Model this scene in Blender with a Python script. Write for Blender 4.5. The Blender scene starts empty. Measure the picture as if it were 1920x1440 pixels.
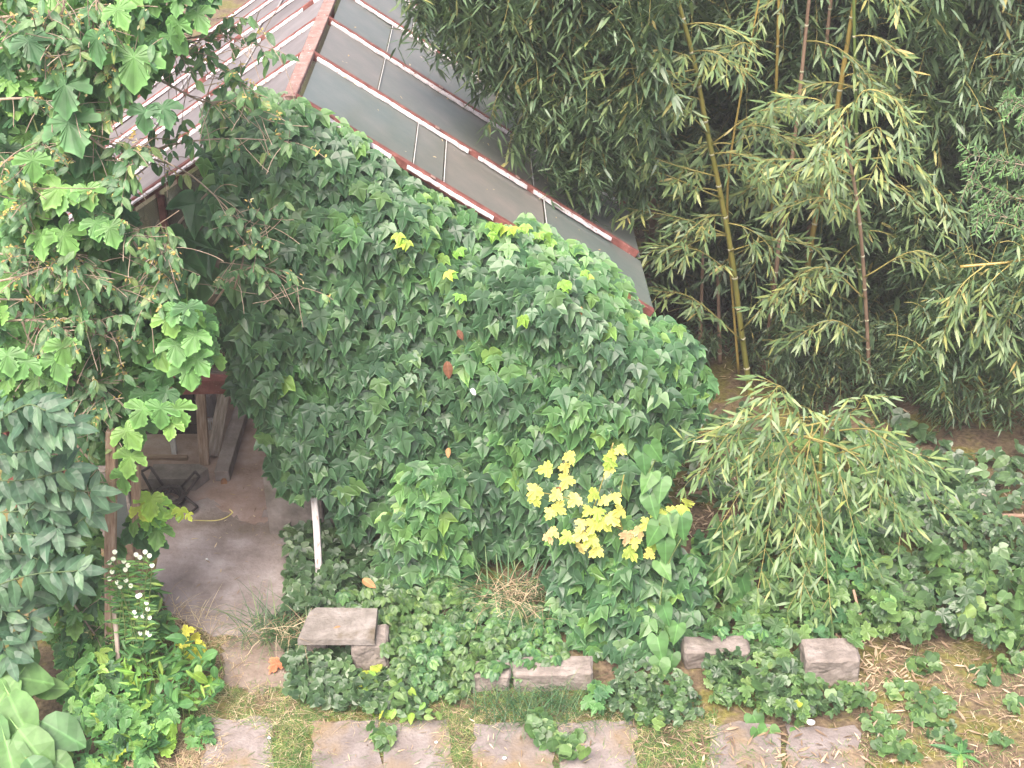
import bpy, math, random
import numpy as np
from mathutils import Vector, Matrix, noise
from mathutils.geometry import tessellate_polygon

S = bpy.context.scene
COL = S.collection
R = math.radians
rnd = random.Random(7)

# ---------------------------------------------------------------- camera
F, PITCH, YAW, CAMH = 2400.0, R(29.8), R(1.28), 7.5      # focal length in photo pixels (1920 wide)
cam = bpy.data.cameras.new('camera')
camo = bpy.data.objects.new('camera', cam)
COL.objects.link(camo)
camo.location = (0, 0, CAMH)
camo.rotation_euler = (R(90) - PITCH, 0, -YAW)
cam.sensor_width = 36
cam.lens = F / 1920 * 36
cam.clip_end = 300
S.camera = camo

# ---------------------------------------------------------------- sky, sun, exposure
SUN_EL, SUN_AZ = R(58), R(205)       # azimuth clockwise from +y: the sun stands behind the camera, to the left
w = bpy.data.worlds.new('World')
S.world = w
w.use_nodes = True
nt = w.node_tree
sky = nt.nodes.new('ShaderNodeTexSky')
sky.sky_type = 'NISHITA'
sky.sun_disc = False
sky.sun_elevation = SUN_EL
sky.sun_rotation = SUN_AZ
sky.air_density = 0.7
sky.dust_density = 8.0
sky.ozone_density = 0.3
bg = nt.nodes['Background']
bg.inputs[1].default_value = 0.15
nt.links.new(sky.outputs[0], bg.inputs[0])
sl = bpy.data.lights.new('sun', 'SUN')
sl.energy = 1.1
sl.angle = R(40)
sl.color = (1, .955, .90)
so = bpy.data.objects.new('sun', sl)
COL.objects.link(so)
sd = Vector((math.sin(SUN_AZ) * math.cos(SUN_EL), math.cos(SUN_AZ) * math.cos(SUN_EL), math.sin(SUN_EL)))
so.rotation_euler = sd.to_track_quat('Z', 'Y').to_euler()
so.location = (0, 0, 20)
S.view_settings.view_transform = 'Standard'
S.view_settings.look = 'None'
S.view_settings.gamma = 1
S.view_settings.use_curve_mapping = False
S.view_settings.exposure = 1.7
S.cycles.max_bounces = 5
S.cycles.diffuse_bounces = 3
S.cycles.glossy_bounces = 2
S.cycles.transparent_max_bounces = 8

# ---------------------------------------------------------------- camera geometry used for surveying the place
FW = Vector((math.sin(YAW) * math.cos(PITCH), math.cos(YAW) * math.cos(PITCH), -math.sin(PITCH)))
RT = Vector((math.cos(YAW), -math.sin(YAW), 0))
UP = RT.cross(FW)
C = Vector((0, 0, CAMH))


def ray(u, v):
    return FW + RT * ((u - 960) / F) - UP * ((v - 720) / F)


def P(u, v, Y):                       # the point of the upright plane y = Y
    d = ray(u, v)
    return C + d * (Y / d.y)


def G(u, v, z=0.0):                   # the point of the level plane z
    d = ray(u, v)
    return C + d * ((z - CAMH) / d.z)


def mpp(p):
    return (p - C).dot(FW) / F


# ---------------------------------------------------------------- geometry collector
class Geo:
    def __init__(s):
        s.V, s.T, s.U, s.n = [], [], [], 0

    def add(s, v, t, uv=None):
        v = np.asarray(v, np.float32)
        t = np.asarray(t, np.int32)
        s.V.append(v)
        s.T.append(t + s.n)
        s.U.append(np.zeros((len(v), 2), np.float32) if uv is None else np.asarray(uv, np.float32))
        s.n += len(v)

    def inst(s, tm, M):               # many copies of a template, M is (N,4,4)
        v, t, uv = tm
        M = np.asarray(M, np.float32)
        if not len(M):
            return
        h = np.concatenate([v, np.ones((len(v), 1), np.float32)], 1)
        W = np.einsum('nij,vj->nvi', M[:, :3, :], h)
        N, k = len(M), len(v)
        T = (t[None] + (np.arange(N) * k)[:, None, None]).reshape(-1, 3)
        s.add(W.reshape(-1, 3), T, np.tile(uv, (N, 1)))

    def arrays(s):
        return np.concatenate(s.V), np.concatenate(s.T), np.concatenate(s.U)

    def mesh(s, name, mat, off=(0, 0, 0), smooth=True):
        V, T, U = s.arrays()
        V = V - np.asarray(off, np.float32)
        me = bpy.data.meshes.new(name)
        me.vertices.add(len(V))
        me.vertices.foreach_set('co', V.ravel())
        me.loops.add(len(T) * 3)
        me.loops.foreach_set('vertex_index', T.ravel())
        me.polygons.add(len(T))
        me.polygons.foreach_set('loop_start', np.arange(0, len(T) * 3, 3, dtype=np.int32))
        ul = me.uv_layers.new(name='UVMap')
        ul.data.foreach_set('uv', U[T.ravel()].ravel())
        me.update(calc_edges=True)
        me.polygons.foreach_set('use_smooth', np.full(len(T), smooth))
        me.materials.append(mat)
        return me

    def build(s, name, mat, parent=None, kind=None, smooth=True):
        off = org(parent)
        o = bpy.data.objects.new(name, s.mesh(name, mat, off, smooth))
        COL.objects.link(o)
        if parent:
            o.parent = parent
            ORG[o.name] = off
        if kind:
            o['kind'] = kind
        return o


ORG = {}


def org(o):
    return ORG.get(o.name, (0, 0, 0)) if o else (0, 0, 0)


def tag(o, label=None, cat=None, group=None, kind=None):
    if label: o['label'] = label
    if cat: o['category'] = cat
    if group: o['group'] = group
    if kind: o['kind'] = kind
    return o


def thing(name, label, cat, loc, group=None):
    o = bpy.data.objects.new(name, None)
    o.empty_display_size = .2
    COL.objects.link(o)
    o.location = loc
    ORG[o.name] = tuple(loc)
    return tag(o, label, cat, group)


def norm(v):
    v = Vector(v)
    return v.normalized() if v.length > 1e-9 else Vector((0, 0, 1))


def frame(p, n, t, s, sx=1.0):        # leaf frame: y to the tip, z off the blade
    n = norm(n)
    t = Vector(t)
    t = norm(t - n * t.dot(n))
    x = t.cross(n)
    return np.array([[x.x * s * sx, t.x * s, n.x * s, p.x], [x.y * s * sx, t.y * s, n.y * s, p.y],
                     [x.z * s * sx, t.z * s, n.z * s, p.z], [0, 0, 0, 1]], np.float32)


def tube(pts, rad, k=6, cap=True):
    pts = [Vector(p) for p in pts]
    n = len(pts)
    if not hasattr(rad, '__len__'):
        rad = [rad] * n
    V, T, U = [], [], []
    d0 = norm(pts[-1] - pts[0])
    ref = Vector((1, 0, 0)) if abs(d0.x) < .7 else Vector((0, 1, 0))
    for i, p in enumerate(pts):
        d = norm(pts[min(i + 1, n - 1)] - pts[max(i - 1, 0)])
        a = norm(ref - d * ref.dot(d))
        b = d.cross(a)
        for j in range(k):
            q = 2 * math.pi * j / k
            V.append(p + (a * math.cos(q) + b * math.sin(q)) * rad[i])
            U.append((j / k, i / n))
    for i in range(n - 1):
        for j in range(k):
            a0, a1 = i * k + j, i * k + (j + 1) % k
            T += [(a0, a1, a1 + k), (a0, a1 + k, a0 + k)]
    if cap:
        for base, rev in ((0, True), ((n - 1) * k, False)):
            for j in range(1, k - 1):
                T.append((base, base + j + 1, base + j) if rev else (base, base + j, base + j + 1))
    return [tuple(v) for v in V], T, U


def spline(pts, m=6):                 # Catmull-Rom through the points
    pts = [Vector(p) for p in pts]
    if len(pts) < 3:
        return [pts[0].lerp(pts[-1], i / m) for i in range(m + 1)]
    q = [pts[0] * 2 - pts[1]] + pts + [pts[-1] * 2 - pts[-2]]
    out = []
    for i in range(1, len(q) - 2):
        for j in range(m):
            t = j / m
            a, b, c, d = q[i - 1], q[i], q[i + 1], q[i + 2]
            out.append(.5 * (2 * b + (c - a) * t + (2 * a - 5 * b + 4 * c - d) * t * t + (3 * b - a - 3 * c + d) * t ** 3))
    out.append(pts[-1])
    return out


def inpoly(poly, u, v):
    c = False
    j = len(poly) - 1
    for i in range(len(poly)):
        (xi, yi), (xj, yj) = poly[i], poly[j]
        if (yi > v) != (yj > v) and u < (xj - xi) * (v - yi) / (yj - yi) + xi:
            c = not c
        j = i
    return c


def scatter(poly, du, dv, jit=.5, keep=1.0):
    us = [p[0] for p in poly]
    vs = [p[1] for p in poly]
    out, row, v = [], 0, min(vs)
    while v < max(vs):
        u = min(us) + (du / 2 if row % 2 else 0)
        while u < max(us):
            a, b = u + rnd.uniform(-jit, jit) * du, v + rnd.uniform(-jit, jit) * dv
            if inpoly(poly, a, b) and rnd.random() < keep:
                out.append((a, b))
            u += du
        v += dv
        row += 1
    return out


def interp(x, xs, ys):
    return float(np.interp(x, xs, ys))


# ---------------------------------------------------------------- leaf templates
def leaf_t(half, fold=.12, droop=.15, curl=.1, jit=.0, seed=0, ny=3, stalk=0.0):
    r = random.Random(seed)
    ymax = half[-1][1]
    mid = [(0, ymax * i / (ny + 1)) for i in range(ny + 2)]
    V2 = list(mid)
    T = []
    for sgn in (1, -1):
        out = [(sgn * (x + r.uniform(-jit, jit)), y + r.uniform(-jit, jit)) for x, y in half[1:-1]]
        base = len(V2)
        V2 += out
        idx = [0] + [base + i for i in range(len(out))] + list(range(ny + 1, 0, -1))
        tris = tessellate_polygon([[Vector((V2[i][0], V2[i][1], 0)) for i in idx]])
        for t in tris:
            a, b, c = (idx[k] for k in t)
            ar = (V2[b][0] - V2[a][0]) * (V2[c][1] - V2[a][1]) - (V2[c][0] - V2[a][0]) * (V2[b][1] - V2[a][1])
            T.append((a, b, c) if ar > 0 else (a, c, b))
    V = []
    for i, (x, y) in enumerate(V2):
        wob = .03 * math.sin(7 * y + 3 * seed) * (1 if abs(x) > .05 else 0)
        V.append((x, y, fold * abs(x) - curl * x * x * 2 - droop * y * y + wob))
    U = [(.5 + x * .5, y) for x, y in V2]
    if stalk:
        n = len(V)
        V += [(-.012, 0, 0), (.012, 0, 0), (0, -stalk, .25 * stalk)]
        T.append((n, n + 1, n + 2))
        U += [(.5, 0)] * 3
    return np.array(V, np.float32), np.array(T, np.int32), np.array(U, np.float32)


def fan_t(half, hub=.22, relief=.06, droop=.25, curl=.2, jit=.02, seed=0, stalk=0.0, veins=()):
    """a lobed leaf fanned out from its hub; veins (outline indices) lie a little lower than the blade between them"""
    r = random.Random(seed)
    pts = [(0, 0, 0)] + [(x, y, i + 1) for i, (x, y) in enumerate(half[1:-1])] + [(0, half[-1][1], len(half) - 1)]
    pts += [(-x, y, i) for x, y, i in reversed(pts[1:-1])]
    V = [(0, hub, 0)]
    for x, y, i in pts:
        x += r.uniform(-jit, jit); y += r.uniform(-jit, jit)
        V.append((x, y, -droop * max(0, y - hub) ** 2 * 1.2 - curl * x * x - .1 * max(0, hub - y) + (0 if i in veins else relief)))
    n = len(pts)
    T = [(0, 1 + i, 1 + (i + 1) % n) for i in range(n)]
    U = [(.5, hub)] + [(1.0, y) for x, y, i in pts]
    if stalk:
        V += [(-.012, 0, 0), (.012, 0, 0), (0, -stalk, .25 * stalk)]
        T.append((n + 1, n + 2, n + 3))
        U += [(.5, 0)] * 3
    return np.array(V, np.float32), np.array(T, np.int32), np.array(U, np.float32)


IVY = [(0, 0), (.09, -.12), (.24, -.13), (.36, -.04), (.44, .04), (.60, .22), (.70, .40), (.52, .38), (.40, .36), (.30, .38), (.27, .50), (.20, .70), (.08, .92), (0, 1.12)]
IVY2 = [(0, 0), (.12, -.13), (.28, -.10), (.40, .02), (.52, .20), (.60, .42), (.46, .42), (.34, .46), (.29, .58), (.18, .80), (.07, .98), (0, 1.1)]
HOP = [(0, 0), (.10, -.15), (.24, -.22), (.36, -.17), (.45, -.20), (.53, -.08), (.64, -.05), (.66, .10), (.76, .18), (.74, .38), (.60, .38), (.52, .34), (.40, .32), (.26, .22), (.25, .34), (.36, .44), (.34, .54), (.41, .62), (.33, .70), (.34, .80), (.20, .86), (.12, .99), (0, 1.10)]
HEART = [(0, 0), (.08, -.14), (.2, -.22), (.34, -.18), (.43, -.02), (.42, .18), (.32, .45), (.18, .74), (0, 1.0)]
OVATE = [(0, 0), (.14, .08), (.25, .26), (.27, .46), (.2, .7), (.09, .9), (0, 1.0)]
BROAD = [(0, 0), (.16, .03), (.31, .18), (.38, .4), (.35, .62), (.22, .84), (.1, .96), (0, 1.02)]
LANCE = [(0, 0), (.06, .08), (.10, .3), (.09, .55), (.05, .8), (0, 1.0)]
SMALL3 = [(0, 0), (.14, -.1), (.34, -.06), (.46, .14), (.5, .3), (.34, .36), (.25, .5), (.22, .7), (0, .96)]
JAG = [(0, 0), (.1, -.08), (.26, -.1), (.3, .04), (.48, .06), (.56, .22), (.44, .26), (.48, .44), (.34, .42), (.2, .46), (.28, .62), (.22, .8), (.12, .8), (0, 1.05)]
ROUND = [(0, 0), (.16, -.08), (.36, -.04), (.48, .16), (.5, .4), (.42, .62), (.26, .78), (0, .84)]
T_IVY = [fan_t(IVY, .2, .045, .16, .14, .02, i, .25, (0, 6, 13)) for i in range(3)] + [fan_t(IVY2, .2, .05, .25, .26, .02, i + 5, .25, (0, 5, 11)) for i in range(2)]
T_HOP = [fan_t(HOP, .13, .028, .22, .16, .018, i, .3, (0, 2, 4, 6, 9, 13, 15, 17, 19, 22)) for i in range(4)]
T_HEART = [leaf_t(HEART, .2, .2, .12, .015, i, stalk=.3) for i in range(3)]
T_OV = [leaf_t(OVATE, .18, .25, .1, .012, i) for i in range(3)]
T_BROAD = [leaf_t(BROAD, .25, .35, .2, .02, i, ny=4, stalk=.3) for i in range(3)]
T_LANCE = [leaf_t(LANCE, .3, .3, .1, .006, i) for i in range(3)]
T_S3 = [fan_t(SMALL3, .15, .06, .2, .25, .02, i, 0, (0, 5, 8)) for i in range(3)]
T_JAG = [fan_t(JAG, .25, .05, .25, .25, .03, i, .3, (0, 5, 13)) for i in range(3)]
T_RND = [leaf_t(ROUND, .2, .15, .2, .03, i) for i in range(3)]


def palm_t(n, seed):                  # five leaflets on one stalk
    g = Geo()
    r = random.Random(seed)
    for i in range(n):
        a = (i - (n - 1) / 2) * R(150) / (n - 1) + r.uniform(-.1, .1)
        s = .62 - .14 * abs(i - (n - 1) / 2) / ((n - 1) / 2)
        g.inst(T_OV[i % 3], [frame(Vector((0, .1, 0)), (math.sin(a) * .25, -.1, 1), (math.sin(a), math.cos(a), -.25), s, 1.15)])
    return g.arrays()


T_PALM = [palm_t(5, i) for i in range(3)] + [palm_t(3, 9)]


def bleaf(curve):                     # a bamboo leaf of four triangles
    w0 = .075
    V = [(0, 0, 0), (w0, .28, -.02), (-w0, .28, -.02), (w0 * .85, .62, -curve * .5), (-w0 * .85, .62, -curve * .5), (0, 1, -curve)]
    return (np.array(V, np.float32), np.array([(0, 1, 2), (2, 1, 3), (2, 3, 4), (4, 3, 5)], np.int32),
            np.array([(.5 + x * .5, y) for x, y, z in V], np.float32))


T_BAM = [bleaf(.08), bleaf(.2), bleaf(.33)]


# ---------------------------------------------------------------- materials
def newmat(name):
    m = bpy.data.materials.new(name)
    m.use_nodes = True
    return m, m.node_tree, m.node_tree.nodes['Principled BSDF']


def nd(t, typ, **kw):
    n = t.nodes.new(typ)
    for k, v in kw.items():
        setattr(n, k, v)
    return n


def ramp(t, stops, interp_='LINEAR'):
    n = t.nodes.new('ShaderNodeValToRGB')
    cr = n.color_ramp
    cr.interpolation = interp_
    while len(cr.elements) > 1:
        cr.elements.remove(cr.elements[-1])
    for i, (p, c) in enumerate(stops):
        e = cr.elements[0] if i == 0 else cr.elements.new(p)
        e.position = p
        e.color = (*c, 1)
    return n


def leaf_mat(name, stops, rough=.45, transl=.25, spec=.5, rib=1.35, tint=(.9, 1.1, .5)):
    m, t, b = newmat(name)
    L = t.links.new
    gi = nd(t, 'ShaderNodeNewGeometry')
    oi = nd(t, 'ShaderNodeObjectInfo')
    ad = nd(t, 'ShaderNodeMath', operation='ADD')
    fr = nd(t, 'ShaderNodeMath', operation='FRACT')
    L(gi.outputs['Random Per Island'], ad.inputs[0])
    L(oi.outputs['Random'], ad.inputs[1])
    L(ad.outputs[0], fr.inputs[0])
    rp = ramp(t, stops)
    L(fr.outputs[0], rp.inputs[0])
    # midrib and blade mottling
    uv = nd(t, 'ShaderNodeUVMap')
    sp = nd(t, 'ShaderNodeSeparateXYZ')
    L(uv.outputs[0], sp.inputs[0])
    d = nd(t, 'ShaderNodeMath', operation='SUBTRACT'); d.inputs[1].default_value = .5
    L(sp.outputs[0], d.inputs[0])
    ab = nd(t, 'ShaderNodeMath', operation='ABSOLUTE')
    L(d.outputs[0], ab.inputs[0])
    mr = nd(t, 'ShaderNodeMapRange')
    mr.inputs[1].default_value = .004; mr.inputs[2].default_value = .02
    mr.inputs[3].default_value = rib; mr.inputs[4].default_value = 1
    L(ab.outputs[0], mr.inputs[0])
    no = nd(t, 'ShaderNodeTexNoise'); no.inputs['Scale'].default_value = 9; no.inputs['Detail'].default_value = 3
    tc = nd(t, 'ShaderNodeTexCoord')
    L(gi.outputs['Position'], no.inputs['Vector'])
    mn = nd(t, 'ShaderNodeMapRange')
    mn.inputs[1].default_value = .3; mn.inputs[2].default_value = .7
    mn.inputs[3].default_value = .75; mn.inputs[4].default_value = 1.25
    L(no.outputs[0], mn.inputs[0])
    mu = nd(t, 'ShaderNodeMath', operation='MULTIPLY')
    rim = nd(t, 'ShaderNodeMapRange')
    rim.inputs[1].default_value = .40; rim.inputs[2].default_value = .485
    rim.inputs[3].default_value = 1; rim.inputs[4].default_value = 1.5
    L(ab.outputs[0], rim.inputs[0])
    m0 = nd(t, 'ShaderNodeMath', operation='MULTIPLY')
    L(mr.outputs[0], m0.inputs[0]); L(rim.outputs[0], m0.inputs[1])
    L(m0.outputs[0], mu.inputs[0]); L(mn.outputs[0], mu.inputs[1])
    mx = nd(t, 'ShaderNodeVectorMath', operation='SCALE')
    L(rp.outputs[0], mx.inputs[0]); L(mu.outputs[0], mx.inputs['Scale'])
    L(mx.outputs[0], b.inputs['Base Color'])
    b.inputs['Roughness'].default_value = rough
    b.inputs['Specular IOR Level'].default_value = spec
    tr = nd(t, 'ShaderNodeBsdfTranslucent')
    ti = nd(t, 'ShaderNodeVectorMath', operation='MULTIPLY')
    ti.inputs[1].default_value = tuple(1.6 * x for x in tint)
    L(mx.outputs[0], ti.inputs[0]); L(ti.outputs[0], tr.inputs[0])
    ms = nd(t, 'ShaderNodeMixShader'); ms.inputs[0].default_value = transl
    L(b.outputs[0], ms.inputs[1]); L(tr.outputs[0], ms.inputs[2])
    L(ms.outputs[0], t.nodes['Material Output'].inputs[0])
    return m


def surf_mat(name, stops, scale=4, detail=8, rough=.85, bump=.4, bscale=None, spec=.3, stretch=(1, 1, 1), objrand=0.0, spots=None, coord='Object'):
    m, t, b = newmat(name)
    L = t.links.new
    tc = nd(t, 'ShaderNodeTexCoord')
    mp = nd(t, 'ShaderNodeMapping'); mp.inputs['Scale'].default_value = stretch
    L(tc.outputs[coord], mp.inputs[0])
    no = nd(t, 'ShaderNodeTexNoise'); no.inputs['Scale'].default_value = scale
    no.inputs['Detail'].default_value = detail; no.inputs['Roughness'].default_value = .65
    L(mp.outputs[0], no.inputs['Vector'])
    rp = ramp(t, stops)
    L(no.outputs[0], rp.inputs[0])
    col = rp.outputs[0]
    if objrand:
        oi = nd(t, 'ShaderNodeObjectInfo')
        mr = nd(t, 'ShaderNodeMapRange'); mr.inputs[3].default_value = 1 - objrand; mr.inputs[4].default_value = 1 + objrand
        L(oi.outputs['Random'], mr.inputs[0])
        sc = nd(t, 'ShaderNodeVectorMath', operation='SCALE')
        L(col, sc.inputs[0]); L(mr.outputs[0], sc.inputs['Scale'])
        col = sc.outputs[0]
    if spots:
        sn = nd(t, 'ShaderNodeTexNoise'); sn.inputs['Scale'].default_value = spots[0]; sn.inputs['Detail'].default_value = 6
        L(mp.outputs[0], sn.inputs['Vector'])
        sr = ramp(t, [(spots[1], (0, 0, 0)), (spots[2], (1, 1, 1))])
        L(sn.outputs[0], sr.inputs[0])
        mx = nd(t, 'ShaderNodeMix', data_type='RGBA')
        L(sr.outputs[0], mx.inputs[0]); L(col, mx.inputs[6]); mx.inputs[7].default_value = (*spots[3], 1)
        col = mx.outputs[2]
    L(col, b.inputs['Base Color'])
    b.inputs['Roughness'].default_value = rough
    b.inputs['Specular IOR Level'].default_value = spec
    if bump:
        bn = nd(t, 'ShaderNodeTexNoise'); bn.inputs['Scale'].default_value = bscale or scale * 5; bn.inputs['Detail'].default_value = 6
        L(mp.outputs[0], bn.inputs['Vector'])
        bu = nd(t, 'ShaderNodeBump'); bu.inputs['Strength'].default_value = bump; bu.inputs['Distance'].default_value = .02
        L(bn.outputs[0], bu.inputs['Height']); L(bu.outputs[0], b.inputs['Normal'])
    return m


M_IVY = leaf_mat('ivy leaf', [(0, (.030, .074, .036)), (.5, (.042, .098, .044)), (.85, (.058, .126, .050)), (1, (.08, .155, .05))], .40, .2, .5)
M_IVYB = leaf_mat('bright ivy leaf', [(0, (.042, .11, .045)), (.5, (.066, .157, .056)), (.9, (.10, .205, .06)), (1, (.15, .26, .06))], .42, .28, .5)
M_IVYD = leaf_mat('dark small ivy leaf', [(0, (.028, .058, .026)), (.6, (.042, .085, .034)), (1, (.068, .12, .044))], .4, .12, .5)
M_CREEP = leaf_mat('creeper leaf', [(0, (.042, .09, .033)), (.5, (.07, .14, .045)), (.88, (.10, .175, .053)), (1, (.14, .215, .06))], .42, .25, .45)
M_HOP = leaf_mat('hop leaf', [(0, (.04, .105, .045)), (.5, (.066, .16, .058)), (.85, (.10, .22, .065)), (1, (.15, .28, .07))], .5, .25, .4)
M_SHRUB = leaf_mat('shrub leaf', [(0, (.042, .105, .045)), (.5, (.07, .155, .06)), (.88, (.11, .195, .07)), (1, (.19, .24, .08))], .45, .25, .45)
M_ASH = leaf_mat('pinnate leaf', [(0, (.034, .08, .045)), (.5, (.05, .11, .06)), (1, (.078, .148, .075))], .48, .18, .5)
M_BROAD = leaf_mat('broad leaf', [(0, (.055, .13, .05)), (.6, (.085, .18, .06)), (1, (.13, .24, .07))], .5, .22, .4, 1.5)
M_BIND = leaf_mat('bindweed leaf', [(0, (.055, .14, .045)), (.6, (.078, .18, .055)), (1, (.11, .22, .06))], .45, .3, .4, 1.5)
M_WEED = leaf_mat('weed leaf', [(0, (.05, .14, .05)), (.5, (.085, .2, .06)), (.85, (.14, .27, .07)), (1, (.24, .34, .07))], .5, .3, .4)
M_YELL = leaf_mat('yellow leaf', [(0, (.22, .32, .06)), (.5, (.40, .42, .10)), (.75, (.52, .46, .14)), (.85, (.55, .42, .22)), (1, (.5, .3, .2))], .5, .3, .35)
M_LIME = leaf_mat('lime leaf', [(0, (.14, .29, .05)), (.7, (.23, .36, .06)), (1, (.4, .44, .07))], .5, .35, .4)
M_BAM = leaf_mat('bamboo leaf', [(0, (.062, .105, .06)), (.5, (.088, .143, .076)), (.88, (.12, .178, .085)), (.985, (.16, .21, .085)), (1, (.4, .32, .12))], .42, .2, .5, 1)
M_BAMY = leaf_mat('young bamboo leaf', [(0, (.08, .135, .065)), (.5, (.12, .185, .075)), (.85, (.18, .235, .085)), (.97, (.28, .3, .10)), (1, (.45, .34, .14))], .42, .28, .45, 1)
M_BAMA = leaf_mat('arching bamboo leaf', [(0, (.07, .13, .05)), (.5, (.10, .175, .06)), (.9, (.15, .22, .075)), (1, (.26, .29, .09))], .42, .26, .5, 1)
M_THUJA = leaf_mat('conifer spray', [(0, (.045, .11, .035)), (.6, (.075, .16, .045)), (1, (.10, .21, .06))], .5, .2, .4, 1)
M_GRASS = leaf_mat('grass blade', [(0, (.06, .13, .04)), (.5, (.10, .19, .055)), (.85, (.2, .25, .08)), (1, (.42, .36, .17))], .5, .3, .4, 1)
M_GRASSD = leaf_mat('dark grass blade', [(0, (.035, .09, .04)), (.7, (.06, .14, .055)), (1, (.16, .2, .08))], .45, .25, .45, 1)
M_STRAW = leaf_mat('dry straw', [(0, (.22, .15, .10)), (.5, (.4, .3, .2)), (1, (.6, .5, .36))], .6, .25, .3, 1)
M_LITTER = leaf_mat('dead bamboo leaf', [(0, (.15, .10, .07)), (.5, (.30, .21, .14)), (1, (.52, .42, .31))], .6, .2, .3, 1)
M_BROWN = leaf_mat('brown dead leaf', [(0, (.14, .06, .035)), (.6, (.26, .12, .06)), (1, (.36, .19, .08))], .6, .2, .3)
M_ORANGE = leaf_mat('orange dead leaf', [(0, (.42, .13, .065)), (1, (.42, .14, .07))], .6, .2, .3)
M_FLOW = leaf_mat('withered yellow flower', [(0, (.30, .19, .09)), (.4, (.44, .33, .11)), (.8, (.5, .42, .14)), (1, (.6, .55, .36))], .6, .3, .3, 1)
M_WHITE = leaf_mat('white petal', [(0, (.8, .8, .76)), (1, (.86, .86, .84))], .6, .3, .3, 1)
M_TWIG = surf_mat('grey brown twig', [(.3, (.19, .14, .10)), (.7, (.38, .31, .24))], 12, rough=.8, bump=.2)
M_TWIGG = surf_mat('green yellow twig', [(.3, (.20, .19, .06)), (.7, (.36, .30, .10))], 12, rough=.6, bump=.1)
M_VINE = surf_mat('green vine stem', [(.3, (.10, .16, .05)), (.7, (.2, .25, .09))], 12, rough=.6, bump=.1)
M_CULMY = surf_mat('yellow green culm', [(.35, (.16, .175, .045)), (.65, (.27, .23, .06))], 3, rough=.4, bump=.08, spec=.5, stretch=(1, 1, .3))
M_CULMG = surf_mat('green culm', [(.35, (.07, .13, .04)), (.65, (.14, .19, .05))], 3, rough=.4, bump=.08, spec=.5, stretch=(1, 1, .3))
M_CULMB = surf_mat('sheathed brown culm', [(.35, (.20, .13, .09)), (.65, (.36, .25, .18))], 4, rough=.6, bump=.15, stretch=(1, 1, .3))
M_CULMO = surf_mat('golden culm', [(.35, (.24, .18, .05)), (.65, (.34, .25, .07))], 3, rough=.4, bump=.08, spec=.5, stretch=(1, 1, .3))
M_NODE = surf_mat('pale culm node', [(.4, (.3, .3, .2)), (.6, (.45, .42, .3))], 8, rough=.6, bump=.1)
M_CONC = surf_mat('weathered concrete', [(.25, (.15, .12, .105)), (.5, (.27, .23, .215)), (.75, (.42, .38, .37))], 2.6, rough=.9, bump=.5, bscale=30, objrand=.08, spots=(1.1, .56, .66, (.15, .12, .095)))
M_PAVER = surf_mat('paver concrete', [(.25, (.115, .095, .085)), (.5, (.185, .158, .15)), (.75, (.26, .23, .222))], 5, rough=.9, bump=.45, bscale=40, objrand=.10, spots=(2.2, .5, .66, (.19, .14, .085)))
M_SLAB = surf_mat('rough slab concrete', [(.25, (.10, .088, .076)), (.5, (.19, .17, .155)), (.75, (.28, .255, .24))], 6, rough=.95, bump=.7, bscale=30, spots=(4, .58, .7, (.11, .09, .065)))
M_BLOCK = surf_mat('concrete block', [(.25, (.10, .085, .072)), (.5, (.20, .172, .155)), (.75, (.31, .275, .255))], 5, rough=.9, bump=.6, bscale=35, objrand=.12, spots=(3, .58, .7, (.10, .085, .055)))
M_WOOD = surf_mat('weathered wood', [(.3, (.15, .095, .065)), (.5, (.28, .19, .14)), (.72, (.42, .33, .27))], 7, rough=.85, bump=.5, bscale=22, stretch=(6, 6, .6), objrand=.2)
M_WOODG = surf_mat('grey wood', [(.3, (.2, .16, .13)), (.5, (.33, .27, .23)), (.72, (.5, .43, .38))], 7, rough=.85, bump=.5, bscale=22, stretch=(6, 6, .6), objrand=.15)
M_WHITEP = surf_mat('flaking white paint', [(.35, (.34, .30, .30)), (.6, (.52, .49, .50))], 9, rough=.7, bump=.4, stretch=(4, 4, .7), spots=(12, .6, .66, (.3, .2, .15)))
M_RED = surf_mat('red brown paint', [(.3, (.10, .035, .030)), (.5, (.17, .06, .05)), (.75, (.27, .12, .10))], 9, rough=.7, bump=.35, spots=(30, .66, .72, (.3, .2, .18)))
M_RIDGE = surf_mat('rusty ridge cap', [(.3, (.17, .095, .08)), (.5, (.24, .15, .13)), (.75, (.34, .24, .22))], 9, rough=.8, bump=.4, spots=(40, .64, .7, (.5, .45, .45)))
M_PUTTY = surf_mat('old white putty', [(.3, (.42, .38, .39)), (.6, (.62, .58, .6))], 18, rough=.85, bump=.6, spots=(26, .60, .68, (.26, .15, .13)))
M_IRON = surf_mat('dark rusty iron', [(.3, (.025, .02, .02)), (.7, (.06, .045, .04))], 20, rough=.6, bump=.3, spec=.5)
M_DARKW = surf_mat('dark old boards', [(.3, (.035, .026, .022)), (.7, (.09, .07, .06))], 7, rough=.9, bump=.4, stretch=(1, 1, 6), objrand=.3)
M_STONE = surf_mat('white pebble', [(.3, (.7, .7, .68)), (.7, (.85, .85, .84))], 8, rough=.7, bump=.2)


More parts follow.
